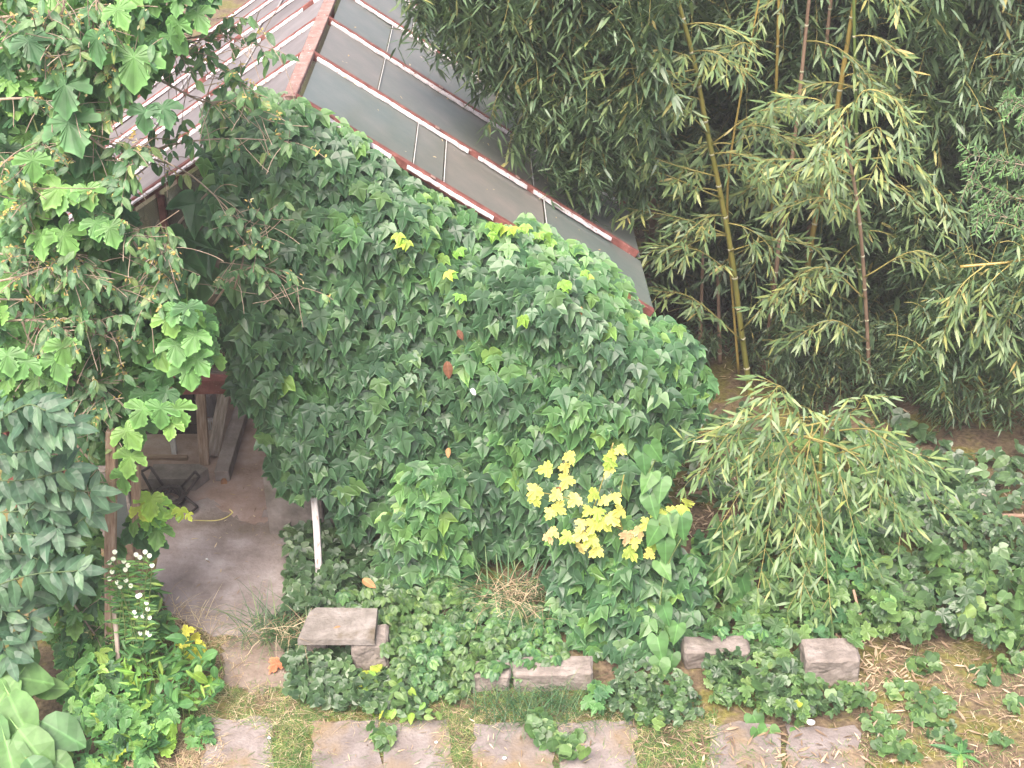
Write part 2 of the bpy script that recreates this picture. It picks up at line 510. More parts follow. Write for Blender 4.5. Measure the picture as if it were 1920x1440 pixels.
def glass_mat(name, c1, c2, transp, rough, coat, tlu=.3):
    m, t, b = newmat(name)
    L = t.links.new
    tc = nd(t, 'ShaderNodeTexCoord')
    oi = nd(t, 'ShaderNodeObjectInfo')
    no = nd(t, 'ShaderNodeTexNoise'); no.inputs['Scale'].default_value = 1.6; no.inputs['Detail'].default_value = 8; no.inputs['Roughness'].default_value = .6
    L(tc.outputs['Object'], no.inputs['Vector'])
    mp = nd(t, 'ShaderNodeMapping'); mp.inputs['Scale'].default_value = (.7, 26, .7)
    L(tc.outputs['Object'], mp.inputs[0])
    n2 = nd(t, 'ShaderNodeTexNoise'); n2.inputs['Scale'].default_value = 2.2; n2.inputs['Detail'].default_value = 4
    L(mp.outputs[0], n2.inputs['Vector'])
    a = nd(t, 'ShaderNodeMath', operation='MULTIPLY_ADD'); a.inputs[1].default_value = .35; 
    L(n2.outputs[0], a.inputs[0]); L(no.outputs[0], a.inputs[2])
    b2 = nd(t, 'ShaderNodeMath', operation='MULTIPLY_ADD'); b2.inputs[1].default_value = .55; b2.inputs[2].default_value = -.45
    L(oi.outputs['Random'], b2.inputs[0])
    a3 = nd(t, 'ShaderNodeMath', operation='ADD')
    L(a.outputs[0], a3.inputs[0]); L(b2.outputs[0], a3.inputs[1])
    rp = ramp(t, [(.1, c1), (.55, tuple((x + y) / 2 for x, y in zip(c1, c2))), (.95, c2)])
    L(a3.outputs[0], rp.inputs[0])
    L(rp.outputs[0], b.inputs['Base Color'])
    b.inputs['Roughness'].default_value = rough
    b.inputs['Specular IOR Level'].default_value = coat
    tr = nd(t, 'ShaderNodeBsdfTransparent'); tr.inputs[0].default_value = (.8, .88, .84, 1)
    tl = nd(t, 'ShaderNodeBsdfTranslucent'); L(rp.outputs[0], tl.inputs[0])
    m1 = nd(t, 'ShaderNodeMixShader'); m1.inputs[0].default_value = tlu
    L(b.outputs[0], m1.inputs[1]); L(tl.outputs[0], m1.inputs[2])
    ms = nd(t, 'ShaderNodeMixShader')
    mr = nd(t, 'ShaderNodeMapRange'); mr.inputs[1].default_value = .35; mr.inputs[2].default_value = .75
    mr.inputs[3].default_value = min(1, transp * 1.6); mr.inputs[4].default_value = transp * .35
    L(no.outputs[0], mr.inputs[0]); L(mr.outputs[0], ms.inputs[0])
    L(m1.outputs[0], ms.inputs[1]); L(tr.outputs[0], ms.inputs[2])
    L(ms.outputs[0], t.nodes['Material Output'].inputs[0])
    return m


M_GLASS = glass_mat('dirty greenhouse glass', (.19, .24, .225), (.32, .285, .26), .14, .22, .5)
M_GLASSW = glass_mat('limewash and sky sheen glass', (.40, .365, .38), (.54, .50, .515), .2, .4, .4, .6)  # limewash, with the glancing sky reflection put into the pale colour
M_GLASST = glass_mat('tan wavy glass', (.20, .165, .13), (.33, .28, .23), .42, .3, .5, .5)
M_GLASSF = glass_mat('cloudy glass sheet', (.42, .45, .46), (.6, .63, .64), .3, .2, .6)


# ground: earth, moss and thin turf, mixed by where they lie
def ground_mat():
    m, t, b = newmat('garden earth')
    L = t.links.new
    tc = nd(t, 'ShaderNodeTexCoord')
    n1 = nd(t, 'ShaderNodeTexNoise'); n1.inputs['Scale'].default_value = 1.3; n1.inputs['Detail'].default_value = 9; n1.inputs['Roughness'].default_value = .7
    L(tc.outputs['Object'], n1.inputs['Vector'])
    r1 = ramp(t, [(.3, (.055, .038, .028)), (.42, (.105, .075, .052)), (.5, (.13, .10, .06)), (.55, (.125, .11, .036)), (.75, (.09, .10, .03))])
    L(n1.outputs[0], r1.inputs[0])
    n2 = nd(t, 'ShaderNodeTexNoise'); n2.inputs['Scale'].default_value = 22; n2.inputs['Detail'].default_value = 8
    L(tc.outputs['Object'], n2.inputs['Vector'])
    mr = nd(t, 'ShaderNodeMapRange'); mr.inputs[1].default_value = .3; mr.inputs[2].default_value = .7; mr.inputs[3].default_value = .6; mr.inputs[4].default_value = 1.45
    L(n2.outputs[0], mr.inputs[0])
    sc = nd(t, 'ShaderNodeVectorMath', operation='SCALE')
    L(r1.outputs[0], sc.inputs[0]); L(mr.outputs[0], sc.inputs['Scale'])
    L(sc.outputs[0], b.inputs['Base Color'])
    b.inputs['Roughness'].default_value = .95
    b.inputs['Specular IOR Level'].default_value = .15
    bu = nd(t, 'ShaderNodeBump'); bu.inputs['Strength'].default_value = .7; bu.inputs['Distance'].default_value = .03
    L(n2.outputs[0], bu.inputs['Height']); L(bu.outputs[0], b.inputs['Normal'])
    return m


M_GROUND = ground_mat()
M_DIRT = surf_mat('trodden dirt floor', [(.3, (.20, .135, .105)), (.5, (.30, .22, .185)), (.75, (.42, .34, .31))], 2.5, rough=.95, bump=.5, bscale=25)


# ---------------------------------------------------------------- solids
def box_geo(sx, sy, sz, bev=.01, rough=.0, seed=0, seg=0):
    """a box centred on its base, edges chamfered, faces a little uneven"""
    import bmesh
    bm = bmesh.new()
    bmesh.ops.create_cube(bm, size=1)
    bmesh.ops.scale(bm, vec=(sx, sy, sz), verts=bm.verts)
    bmesh.ops.translate(bm, vec=(0, 0, sz / 2), verts=bm.verts)
    if bev:
        bmesh.ops.bevel(bm, geom=bm.edges[:], offset=bev, segments=1, affect='EDGES')
    if seg:
        bmesh.ops.subdivide_edges(bm, edges=bm.edges[:], cuts=seg, use_grid_fill=True)
    if rough:
        for v in bm.verts:
            q = noise.noise_vector(v.co * 6 + Vector((seed * 7.3, 0, 0))) + noise.noise_vector(v.co * 19 + Vector((0, seed * 3.1, 0))) * .55
            v.co += q * rough
    bmesh.ops.triangulate(bm, faces=bm.faces[:])
    bm.verts.ensure_lookup_table()
    V = np.array([v.co[:] for v in bm.verts], np.float32)
    T = np.array([[v.index for v in f.verts] for f in bm.faces], np.int32)
    bm.free()
    return V, T, V[:, :2] * 0


def place(g, M):
    v, t, u = g
    h = np.concatenate([v, np.ones((len(v), 1), np.float32)], 1)
    return (h @ np.array(M, np.float32).T)[:, :3], t, u


def solid(name, mat, M, dims, parent=None, bev=.01, rough=.0, seed=0, seg=0):
    """one box-like solid in its own local axes so that its grain follows it"""
    g = Geo()
    g.add(*box_geo(*dims, bev, rough, seed, seg))
    o = bpy.data.objects.new(name, g.mesh(name, mat, (0, 0, 0), False))
    COL.objects.link(o)
    M = Matrix([list(map(float, r)) for r in M])
    if parent:
        o.parent = parent
        M = Matrix.Translation(-Vector(org(parent))) @ M
    o.matrix_basis = M
    ORG[o.name] = tuple(Matrix(M).translation)
    return o


def beam_M(a, b, roll=0.0, up=None):
    """frame with z along a->b, placed at a"""
    a, b = Vector(a), Vector(b)
    z = norm(b - a)
    ref = Vector(up) if up else (Vector((0, 1, 0)) if abs(z.z) > .8 else Vector((0, 0, 1)))
    y = norm(ref - z * ref.dot(z))
    x = y.cross(z)
    M = Matrix(((x.x, y.x, z.x, a.x), (x.y, y.y, z.y, a.y), (x.z, y.z, z.z, a.z), (0, 0, 0, 1)))
    return M @ Matrix.Rotation(roll, 4, 'Z')


def beam(name, mat, a, b, wx, wy, parent=None, roll=0.0, up=None, bev=.006, rough=.004, seed=0, seg=1):
    L = (Vector(b) - Vector(a)).length
    return solid(name, mat, beam_M(a, b, roll, up), (wx, wy, L), parent, bev, rough, seed, seg)


# ---------------------------------------------------------------- leaves on plants
MESHCACHE = {}


def tmesh(name, key, tm, mat):
    k = (name, key, mat.name)
    if k not in MESHCACHE:
        g = Geo()
        g.add(*tm)
        MESHCACHE[k] = g.mesh(name, mat, smooth=False)
    return MESHCACHE[k]


def dress(root, items, tms, mat, nobj=300, name='leaf', mass='foliage', mats=None):
    """items: (template index, 4x4, weight[, material index]). The nobj heaviest become leaf objects, the rest one mass."""
    mats = mats or [mat]
    items = [it if len(it) > 3 else (*it, 0) for it in items]
    items.sort(key=lambda q: -q[2])
    off = np.array(org(root), np.float32)
    for k, M, wt, mi in items[:nobj]:
        o = bpy.data.objects.new(name, tmesh(name, (k, len(tms[k][0])), tms[k], mats[mi]))
        COL.objects.link(o)
        o.parent = root
        M = M.copy()
        M[:3, 3] -= off
        o.matrix_basis = Matrix(M.tolist())
    rest = items[nobj:]
    for mi in range(len(mats)):
        g = Geo()
        for k in range(len(tms)):
            g.inst(tms[k], np.array([it[1] for it in rest if it[0] == k and it[3] == mi], np.float32))
        if g.n:
            g.build(mass, mats[mi], root, kind='stuff', smooth=False)


def gauss(m, s):
    return rnd.gauss(m, s)


def hang(u, v, Y, px, tilt=30, tsd=16, ysd=28, yaw=0, tip=(0, 0, -1), tsp=.35, k=5, sx=1.0, at=None):
    """a leaf px photo pixels long hanging at a pixel of the upright plane Y"""
    p = at if at is not None else P(u, v, Y)
    s = px * mpp(p)
    e, a = R(max(-30, min(88, gauss(tilt, tsd)))), R(gauss(yaw, ysd))
    n = Vector((math.sin(a) * math.cos(e), -math.cos(a) * math.cos(e), math.sin(e)))
    t = Vector(tip) + Vector((gauss(0, tsp), gauss(0, tsp * .4), gauss(0, tsp * .5)))
    t = norm(t - n * t.dot(n))
    return rnd.randrange(k), frame(p - t * (.45 * s), n, t, s, sx)


def bed(u, v, z, px, k=3, tilt=62, tsd=18, az=None, sx=1.0):
    """a leaf of a low plant: faces mostly up, tip any way"""
    p = G(u, v, z)
    s = px * mpp(p)
    e, a = R(max(15, min(90, gauss(tilt, tsd)))), rnd.uniform(-math.pi, math.pi) if az is None else az
    n = Vector((math.sin(a) * math.cos(e), -math.cos(a) * math.cos(e), math.sin(e)))
    n = norm(n + Vector((0, -.35, 0)))
    q = rnd.uniform(0, 2 * math.pi)
    t = norm(Vector((math.cos(q), math.sin(q) - .5, -.25)))
    t = norm(t - n * t.dot(n))
    return rnd.randrange(k), frame(p - t * (.45 * s), n, t, s, sx)

# ================================================================ the ground
def make_ground():
    g = Geo()
    xs = np.concatenate([np.linspace(-120, -9, 12), np.linspace(-8, 9, 100), np.linspace(10, 120, 12)])
    ys = np.concatenate([np.linspace(-40, 4, 8), np.linspace(5, 22, 100), np.linspace(24, 160, 14)])
    V = [(x, y, -.012 + .022 * noise.noise(Vector((x * 1.3, y * 1.3, 3)))) for y in ys for x in xs]
    n = len(xs)
    T = []
    for j in range(len(ys) - 1):
        for i in range(n - 1):
            a = j * n + i
            T += [(a, a + 1, a + n + 1), (a, a + n + 1, a + n)]
    g.add(V, T)
    o = g.build('ground', M_GROUND)
    tag(o, kind='structure')


make_ground()


def slab_poly(name, mat, px, z, th, parent=None, jit=.012, sub=6, world=None):
    pts = world or [G(u, v, z) for u, v in px]
    out = []
    n = len(pts)
    for i in range(n):
        a, b = pts[i], pts[(i + 1) % n]
        for j in range(sub):
            q = a.lerp(b, j / sub)
            out.append(Vector((q.x + gauss(0, jit), q.y + gauss(0, jit), z)))
    m = len(out)
    V = [tuple(p) for p in out] + [(p.x * 1.0, p.y, z - th) for p in out]
    T = []
    for t in tessellate_polygon([out]):
        a, b, c = (out[k] for k in t)
        up = (b - a).cross(c - a).z > 0
        T.append(t if up else (t[0], t[2], t[1]))
    ar = sum(out[i].x * out[(i + 1) % m].y - out[(i + 1) % m].x * out[i].y for i in range(m))
    for i in range(m):
        j = (i + 1) % m
        q = [(i, i + m, j + m), (i, j + m, j)]
        T += q if ar > 0 else [(a, c, b) for a, b, c in q]
    g = Geo()
    g.add(V, T)
    return g.build(name, mat, parent, smooth=False)


o = slab_poly('concrete_path', M_CONC, [(300, 1010), (285, 1090), (318, 1150), (400, 1192), (495, 1186), (548, 1110), (556, 1020), (552, 930), (540, 850), (525, 690), (220, 690), (225, 860), (262, 900), (300, 940)], .012, .05)
tag(o, kind='structure')
o = slab_poly('dirt', M_DIRT, [(255, 905), (330, 935), (395, 935), (440, 975), (495, 985), (520, 930), (528, 860), (515, 700), (230, 700), (235, 860)], .017, .003, jit=.035, sub=9)
tag(o, kind='structure')
o = slab_poly('bare_earth', surf_mat('bare pinkish earth', [(.3, (.12, .09, .07)), (.5, (.19, .15, .125)), (.75, (.27, .23, .195))], 3, rough=.95, bump=.5, bscale=30),
              [(440, 1180), (505, 1185), (540, 1225), (530, 1285), (470, 1300), (420, 1280), (412, 1230)], .006, .02, jit=.03)
tag(o, kind='structure')
# paving row: each paver is a piece of its own
pav = bpy.data.objects.new('paved_path', None)
COL.objects.link(pav)
pav['kind'] = 'structure'
for q in ([(388, 1348), (508, 1346), (512, 1452), (378, 1456)], [(588, 1352), (708, 1350), (716, 1460), (582, 1460)],
          [(716, 1352), (838, 1350), (850, 1460), (722, 1460)], [(893, 1356), (1034, 1354), (1042, 1462), (880, 1462)],
          [(1042, 1354), (1192, 1352), (1198, 1462), (1050, 1462)], [(1330, 1358), (1460, 1356), (1470, 1462), (1330, 1462)],
          [(1475, 1362), (1610, 1360), (1625, 1464), (1482, 1464)]):
    slab_poly('paver', M_PAVER, q, .002 + rnd.uniform(0, .006), .05, pav, jit=.014, sub=7)

# ================================================================ the greenhouse
Y0, BAY, NB = 10.2, 1.277, 6
XR, ZR, XE, ZE = -1.574, 4.34, 1.401, 2.384
XL = 2 * XR - XE
gh = thing('greenhouse', 'old gabled glass greenhouse with red-brown glazing bars and white putty', 'greenhouse', (XR, Y0, 0))


def roofp(s, Y, side, lift=0.0):      # s from ridge 0 to eave 1
    x = XR + s * (XE - XR) * side
    z = ZR + s * (ZE - ZR)
    nx, nz = side * (ZR - ZE), (XE - XR)
    l = math.hypot(nx, nz)
    return Vector((x + nx / l * lift, Y, z + nz / l * lift))


def pane(s0, s1, ya, yb, side, mat, lift, name='glass_pane', tw=.0):
    """one sheet of glass with thickness, in local axes (x down the slope, y along the ridge)"""
    a = roofp(s0, ya, side, lift + rnd.uniform(-tw, tw))
    b = roofp(s1, ya, side, lift - .012 + rnd.uniform(-tw, tw))
    L = (b - a).length
    x = norm(b - a)
    yv = Vector((0, 1, 0))
    z = x.cross(yv)
    if z.z < 0:
        z = -z
    M = Matrix(((x.x, 0, z.x, a.x), (x.y, 1, z.y, a.y), (x.z, 0, z.z, a.z), (0, 0, 0, 1)))
    wv = yb - ya
    V = [(0, 0, 0), (L, 0, 0), (L, wv, 0), (0, wv, 0), (0, 0, -.006), (L, 0, -.006), (L, wv, -.006), (0, wv, -.006)]
    T = [(0, 1, 2), (0, 2, 3), (4, 6, 5), (4, 7, 6), (0, 4, 5), (0, 5, 1), (1, 5, 6), (1, 6, 2), (2, 6, 7), (2, 7, 3), (3, 7, 4), (3, 4, 0)]
    if side < 0:
        T = [(p, r, q) for p, q, r in T]
    g = Geo()
    g.add(V, T)
    o = bpy.data.objects.new(name, g.mesh(name, mat, smooth=False))
    COL.objects.link(o)
    o.parent = gh
    o.matrix_basis = Matrix.Translation(-Vector(org(gh))) @ M
    return o


M_LAP = surf_mat('grimy glass edge', [(.35, (.25, .25, .24)), (.65, (.5, .5, .49))], 12, rough=.6, bump=.2)
JO = {0: [0, .30, .385, .69, 1.02], 1: [0, .175, .66, 1.02], 2: [0, .175, .58, 1.02], 3: [0, .24, .66, 1.02], 4: [0, .4, .8, 1.02], 5: [0, .33, .7, 1.02]}
for k in range(NB):
    ya, yb = Y0 + k * BAY + .03, Y0 + (k + 1) * BAY - .03
    for side in (1, -1):
        js = JO[k] if side > 0 else [0, .27 + .05 * (k % 2), .62, 1.02]
        for i in range(len(js) - 1):
            pane(js[i] + .003 + .02, js[i + 1] + .018, ya, yb, side, M_GLASS if side > 0 else M_GLASSW, .03 - .004 * i, tw=.004)
            if i:                      # the lapped end of a pane: a pale line of grime
                a, b = roofp(js[i] + .02, ya, side, .036), roofp(js[i] + .02, yb, side, .036)
                beam('glass_lap', M_LAP, a, b, .008, .006, gh, up=(0, 0, 1), bev=0, rough=.002, seg=0)
for k in range(NB + 1):
    y = Y0 + k * BAY
    for side in (1, -1):
        up = (side * (ZR - ZE), 0, XE - XR)
        r = beam('glazing_bar', M_RED, roofp(.0, y, side, .032), roofp(1.02, y, side, .032), .045 if k else .07, .075, gh, up=up, seed=k, seg=2)
        # putty: a ragged strip along the near side of the bar, broken off in places
        g = Geo()
        n = 90
        L0, L1 = (.02, .93) if k % 2 else (.02, .99)
        run = True
        prev = None
        runs = []
        for i in range(n):
            s = L0 + (L1 - L0) * i / (n - 1)
            if noise.noise(Vector((i * .23, k * 9.1, side))) > (.42 if k else .3):
                prev = None
                if g.n:
                    runs.append(g)
                    g = Geo()
                continue
            w0 = .030 + .012 * noise.noise(Vector((i * .6, k * 3.3, 5 + side))) + rnd.uniform(-.008, .008)
            c = roofp(s, y - .028, side, .056 + rnd.uniform(-.003, .003))
            c2 = roofp(s, y - .03 - w0 * 1.25, side, .042)
            cur = (c, c2)
            if prev:
                q = [prev[0], prev[1], cur[1], cur[0]]
                q2 = [p - Vector((0, 0, .016)) for p in q]
                tr = [(0, 1, 2), (0, 2, 3), (1, 5, 6), (1, 6, 2), (0, 4, 5), (0, 5, 1), (3, 2, 6), (3, 6, 7)]
                g.add([tuple(p) for p in q + q2], tr if side < 0 else [(a, c_, b) for a, b, c_ in tr])
            prev = cur
        if g.n:
            runs.append(g)
        for g in runs:
            p = g.build('putty', M_PUTTY, None, smooth=False)
            p.parent = r
            p.matrix_basis = (Matrix.Translation(Vector(org(gh))) @ r.matrix_basis).inverted()
    # clips
    if k < 3:
        for s in (.37, .62):
            c = roofp(s, y - .03, 1, .07)
            solid('clip', M_RIDGE, Matrix.Translation(c) @ Matrix.Rotation(R(33), 4, 'Y'), (.045, .045, .012), gh, .003)
rc = beam('ridge_cap', M_RIDGE, (XR, Y0 - .05, ZR + .03), (XR, Y0 + NB * BAY + .05, ZR + .03), .115, .05, gh, up=(0, 0, 1), rough=.01, seg=3)
for side in (1, -1):
    e = roofp(1.0, Y0, side)
    beam('eave_beam', M_RED, (e.x, Y0, e.z - .10), (e.x, Y0 + NB * BAY, e.z - .10), .08, .10, gh, up=(0, 0, 1))
    for k in range(NB + 1):
        beam('post', M_RED, (e.x - side * .05, Y0 + k * BAY, 0), (e.x - side * .05, Y0 + k * BAY, ZE - .16), .09, .09, gh)
    for k in range(NB):
        y = Y0 + k * BAY
        solid('base_wall', M_BLOCK, Matrix.Translation((e.x - side * .05, y + BAY / 2, 0)), (.16, BAY - .1, .7), gh, .01, .005)
        solid('side_pane', M_GLASST, Matrix.Translation((e.x - side * .05, y + BAY / 2, .72)), (.01, BAY - .1, ZE - .92), gh, 0)
# small fallen leaves and grit lying on the glass
g = Geo()
for i in range(70):
    s, yy = rnd.uniform(.05, .98), Y0 + rnd.uniform(.1, 4.5)
    q = rnd.uniform(0, 6.28)
    up = Vector((ZR - ZE, 0, XE - XR))
    g.inst(T_OV[i % 3], [frame(roofp(s, yy, 1, .052), up, (math.cos(q), math.sin(q), 0), rnd.uniform(.015, .04))])
g.build('fallen_leaves', M_STRAW, gh, kind='stuff', smooth=False)
# gable ends
XD0, XD1 = P(236, 850, Y0).x, P(503, 850, Y0).x       # the doorway
ZL = 1.70                                             # lintel over it


def zroof(x):
    return ZR - abs(x - XR) * (ZR - ZE) / (XE - XR)


for yy, front in ((Y0 + .04, True), (Y0 + NB * BAY - .04, False)):
    xs = sorted([XL + .08, -4.0, XD0, (XD0 + XD1) / 2, XD1, -1.574, -.95, -.33, .28, .86, XE - .08])
    for i in range(len(xs) - 1):
        a, b = xs[i] + .03, xs[i + 1] - .03
        bl = .07 if abs(xs[i] - XD1) < .01 else -.031
        door = front and XD0 - .01 <= xs[i] and xs[i + 1] <= XD1 + .01
        z0 = ZL + .10 if door else .8
        V = []
        for yo in (0, .008):
            V += [(a, yy + yo, z0), (b, yy + yo, z0), (b, yy + yo, zroof(b) - .06), (a, yy + yo, zroof(a) - .06)]
        T = [(0, 1, 2), (0, 2, 3), (4, 6, 5), (4, 7, 6), (0, 4, 5), (0, 5, 1), (1, 5, 6), (1, 6, 2), (2, 6, 7), (2, 7, 3), (3, 7, 4), (3, 4, 0)]
        g = Geo(); g.add(V, T)
        g.build('gable_pane', M_GLASST, gh, smooth=False)
        if not door:
            solid('base_wall', M_BLOCK, Matrix.Translation(((xs[i] - bl + xs[i + 1] - .031) / 2, yy, 0)), (xs[i + 1] - xs[i] - .031 + bl, .14, .78), gh, .01, .006, i)
    for x in xs:
        low = ZL if front and XD0 + .05 < x < XD1 - .05 else (.8 if x > XD1 - .05 else 0)
        beam('gable_bar', M_RED, (x, yy, low), (x, yy, zroof(x) - .07), .06, .07, gh)
beam('door_lintel', M_RED, (XD0 - .02, Y0 - .02, ZL), (XD1 + .02, Y0 - .02, ZL), .13, .14, gh, up=(0, 0, 1), rough=.008, seg=2)
for i in range(6):                                    # old boards of the bench front inside
    beam('bench_board', M_DARKW, (XL + .3, 12.05 + rnd.uniform(0, .02), .06 + i * .15), (P(372, 800, 12.05).x, 12.05, .06 + i * .15), .14, .03, gh, up=(0, 1, 0), roll=R(90) * 0, seed=i)
solid('bench_top', M_DARKW, Matrix.Translation(((XL + .3 + P(372, 800, 12.05).x) / 2, 12.6, .98)), (P(372, 800, 12.05).x - XL - .3, 1.1, .05), gh, .01, .006)

# ================================================================ things in and by the doorway
def lean(name, label, cat, mat, a, b, wx, wy, roll=0.0, rough=.006, seed=0, up=None):
    o = beam(name, mat, a, b, wx, wy, None, roll, up, .006, rough, seed, 3)
    return tag(o, label, cat)


lean('timber_plank', 'upright brown wooden plank leaning just inside the greenhouse doorway', 'plank', M_WOOD, G(384, 872, .01), P(374, 700, 11.75), .105, .05, seed=1)
lean('timber_board', 'broad grey-brown board sloping between the upright plank and the concrete post', 'board', M_WOODG, G(400, 856, .03), P(424, 712, 12.5), .13, .035, R(15), seed=2)
lean('concrete_post', 'square grey concrete post lying along the greenhouse floor', 'post', M_CONC, G(416, 893, .075), G(462, 742, .09), .15, .13, seed=3, rough=.01)
lean('painted_stake', 'white painted stake standing against the dark boards inside', 'stake', M_WHITEP, G(328, 853, .01), P(312, 745, 11.8), .055, .03, seed=4)
lean('floor_batten', 'thin brown batten lying across the floor behind the concrete beam', 'batten', M_WOOD, G(255, 858, .03), G(352, 859, .03), .06, .05, seed=5)
lean('paint_flaked_post', 'white flaking post standing among dark ivy right of the doorway', 'post', M_WHITEP, G(600, 1098, 0), P(586, 880, 9.80), .062, .05, seed=6)
lean('garden_post', 'tall weathered brown wooden post left of the concrete path', 'post', M_WOOD, G(206, 1215, 0), P(209, 806, 8.6), .085, .075, seed=7, rough=.01)
lean('short_post', 'shorter brown post right of the cloudy glass sheet', 'post', M_WOOD, G(262, 1180, 0), P(254, 868, 8.85), .075, .06, seed=8, rough=.012)
lean('thin_pole', 'thin greyish bare pole low in the weeds under the tall brown post', 'pole', M_WOODG, G(226, 1290, 0), P(212, 1110, 8.4), .035, .035, seed=9)
a = P(218, 905, 8.87)
b = P(246, 905, 8.9)
o = solid('glass_sheet', M_GLASSF, Matrix.Translation(P(232, 1020, 8.87)) @ Matrix.Rotation(R(-6), 4, 'X'), (.14, .01, .58), None, 0)
tag(o, 'small cloudy glass sheet standing between two brown posts', 'glass sheet')

# the grey beam with one pointed end
def pointed_beam():
    p0, p1 = G(286, 905, .02), G(372, 905, .02)
    tip = G(393, 899, .02)
    dx = .14
    prof = [(p0.x, p0.y - dx), (p1.x, p1.y - dx), (tip.x, tip.y + .0), (p1.x, p1.y + dx), (p0.x, p0.y + dx)]
    n = len(prof)
    V = [(x, y, .015) for x, y in prof] + [(x, y, .16) for x, y in prof]
    T = []
    for i in range(n):
        j = (i + 1) % n
        T += [(i, j, j + n), (i, j + n, i + n)]
    T += [(n, n + 1, n + 4), (n + 1, n + 3, n + 4), (n + 1, n + 2, n + 3)]
    g = Geo(); g.add(V, T)
    o = g.build('concrete_beam', M_BLOCK, smooth=False)
    tag(o, 'short grey concrete beam with a pointed end on the doorway floor', 'beam')


pointed_beam()


# iron stand: a ribbed ring with four bent strap legs
def iron_stand():
    c = G(318, 944, .02)
    root = thing('iron_stand', 'dark rusty iron ring stand with splayed strap legs on the path', 'iron stand', (c.x, c.y, .014))
    r = 40 * mpp(c)
    g = Geo()
    n = 20
    ring = [c + Vector((math.cos(q) * r * .72, math.sin(q) * r * .72, .10)) for q in np.linspace(0, 2 * math.pi, n + 1)]
    g.add(*tube(ring, .022, 6, False))
    ring2 = [c + Vector((math.cos(q) * r * .72, math.sin(q) * r * .72, .04)) for q in np.linspace(0, 2 * math.pi, n + 1)]
    g.add(*tube(ring2, .018, 6, False))
    g.build('ring', M_IRON, root)
    for q in np.linspace(0, 2 * math.pi, 22, endpoint=False):
        d = Vector((math.cos(q), math.sin(q), 0))
        g = Geo()
        g.add(*tube([c + d * r * .5 + Vector((0, 0, .05)), c + d * r * .74 + Vector((0, 0, .125))], .012, 4))
        g.build('rib', M_IRON, root)
    for q, ln, zz in ((R(140), 1.5, .26), (R(32), 1.5, .22), (R(-28), 1.45, 0.0), (R(-100), 1.35, 0.0)):
        d = Vector((math.cos(q), math.sin(q), 0))
        s = Vector((-d.y, d.x, 0)) * .07
        b0 = c + d * r * .7 + Vector((0, 0, .09))
        tip = c + d * r * ln + Vector((0, 0, zz + .02))
        g = Geo()
        g.add(*tube([b0 + s, tip + s * .8], .014, 5))
        g.add(*tube([tip + s * .8, tip - s * .8], .014, 5))
        g.add(*tube([tip - s * .8, b0 - s], .014, 5))
        g.build('leg', M_IRON, root)


iron_stand()
for i, (u, v, z, dims, lab) in enumerate(((392, 752, .0, (.16, .14, .30), 'pale block standing between the planks at the back of the doorway'),
                                         (397, 778, .0, (.13, .10, .12), 'small pale block on the floor before the taller pale block'))):
    p = G(u, v + 26, z)
    tag(solid('pale_block', M_WHITEP, Matrix.Translation(p) @ Matrix.Rotation(R(20 * i - 12), 4, 'Z'), dims, None, .01, .01, i, 1), lab, 'block', 'pale blocks inside the doorway')


# ---------------------------------------------------------------- kerb blocks and the slab
def block(u0, u1, vb, vt, depth, label, name='concrete_block', cat='block', rz=0.0, mat=M_BLOCK, z0=-.02):
    a, b = G(u0, vb), G(u1, vb)
    Yb = (a.y + b.y) / 2
    h = P((u0 + u1) / 2, vt, Yb).z - z0
    M = Matrix.Translation(((a.x + b.x) / 2, Yb + depth / 2, z0)) @ Matrix.Rotation(rz, 4, 'Z')
    o = solid(name, mat, M, (b.x - a.x, depth, h), None, .022, .02, int(u0), 5)
    return tag(o, label, cat, 'concrete kerb blocks'), h


block(1508, 1608, 1284, 1238, .30, 'squared grey concrete block at the right end of the kerb', rz=R(2))
block(1282, 1405, 1254, 1222, .22, 'long brownish kerb block left of the squared block, under bindweed leaves')
block(962, 1112, 1296, 1262, .22, 'grey kerb block behind the dark drooping grass')
block(882, 958, 1298, 1268, .22, 'stained kerb block half hidden by creeper beside the dark grass', rz=R(-2))
o, h = block(661, 728, 1256, 1212, .30, 'upright grey block carrying the concrete slab', rz=R(1))
p = G(628, 1212, h)
Ms = Matrix.Translation((p.x, p.y + .22, h)) @ Matrix.Rotation(R(-1.5), 4, 'Z') @ Matrix.Rotation(R(1), 4, 'X')
g = Geo()
n = [(-.31, -.2), (.34, -.2), (.33, .2), (-.21, .21), (-.26, .15)]
V = [(x, y, 0) for x, y in n] + [(x * .985, y * .985, .06) for x, y in n]
T = [(5, 6, 7), (5, 7, 9), (7, 8, 9)]
for i in range(5):
    j = (i + 1) % 5
    T += [(i, j, j + 5), (i, j + 5, i + 5)]
g.add(V, T)
o = bpy.data.objects.new('concrete_slab', g.mesh('concrete_slab', M_SLAB, smooth=False))
COL.objects.link(o)
o.matrix_basis = Ms
tag(o, 'rough concrete slab lying on an upright block beside the path', 'slab')
pb = G(585, 1238)
tag(solid('support_block', M_BLOCK, Matrix.Translation((pb.x + .05, p.y + .24, -.02)), (.16, .2, h + .018), None, .015, .01, 77, 2), 'shaded block under the left end of the concrete slab', 'block', 'concrete kerb blocks')

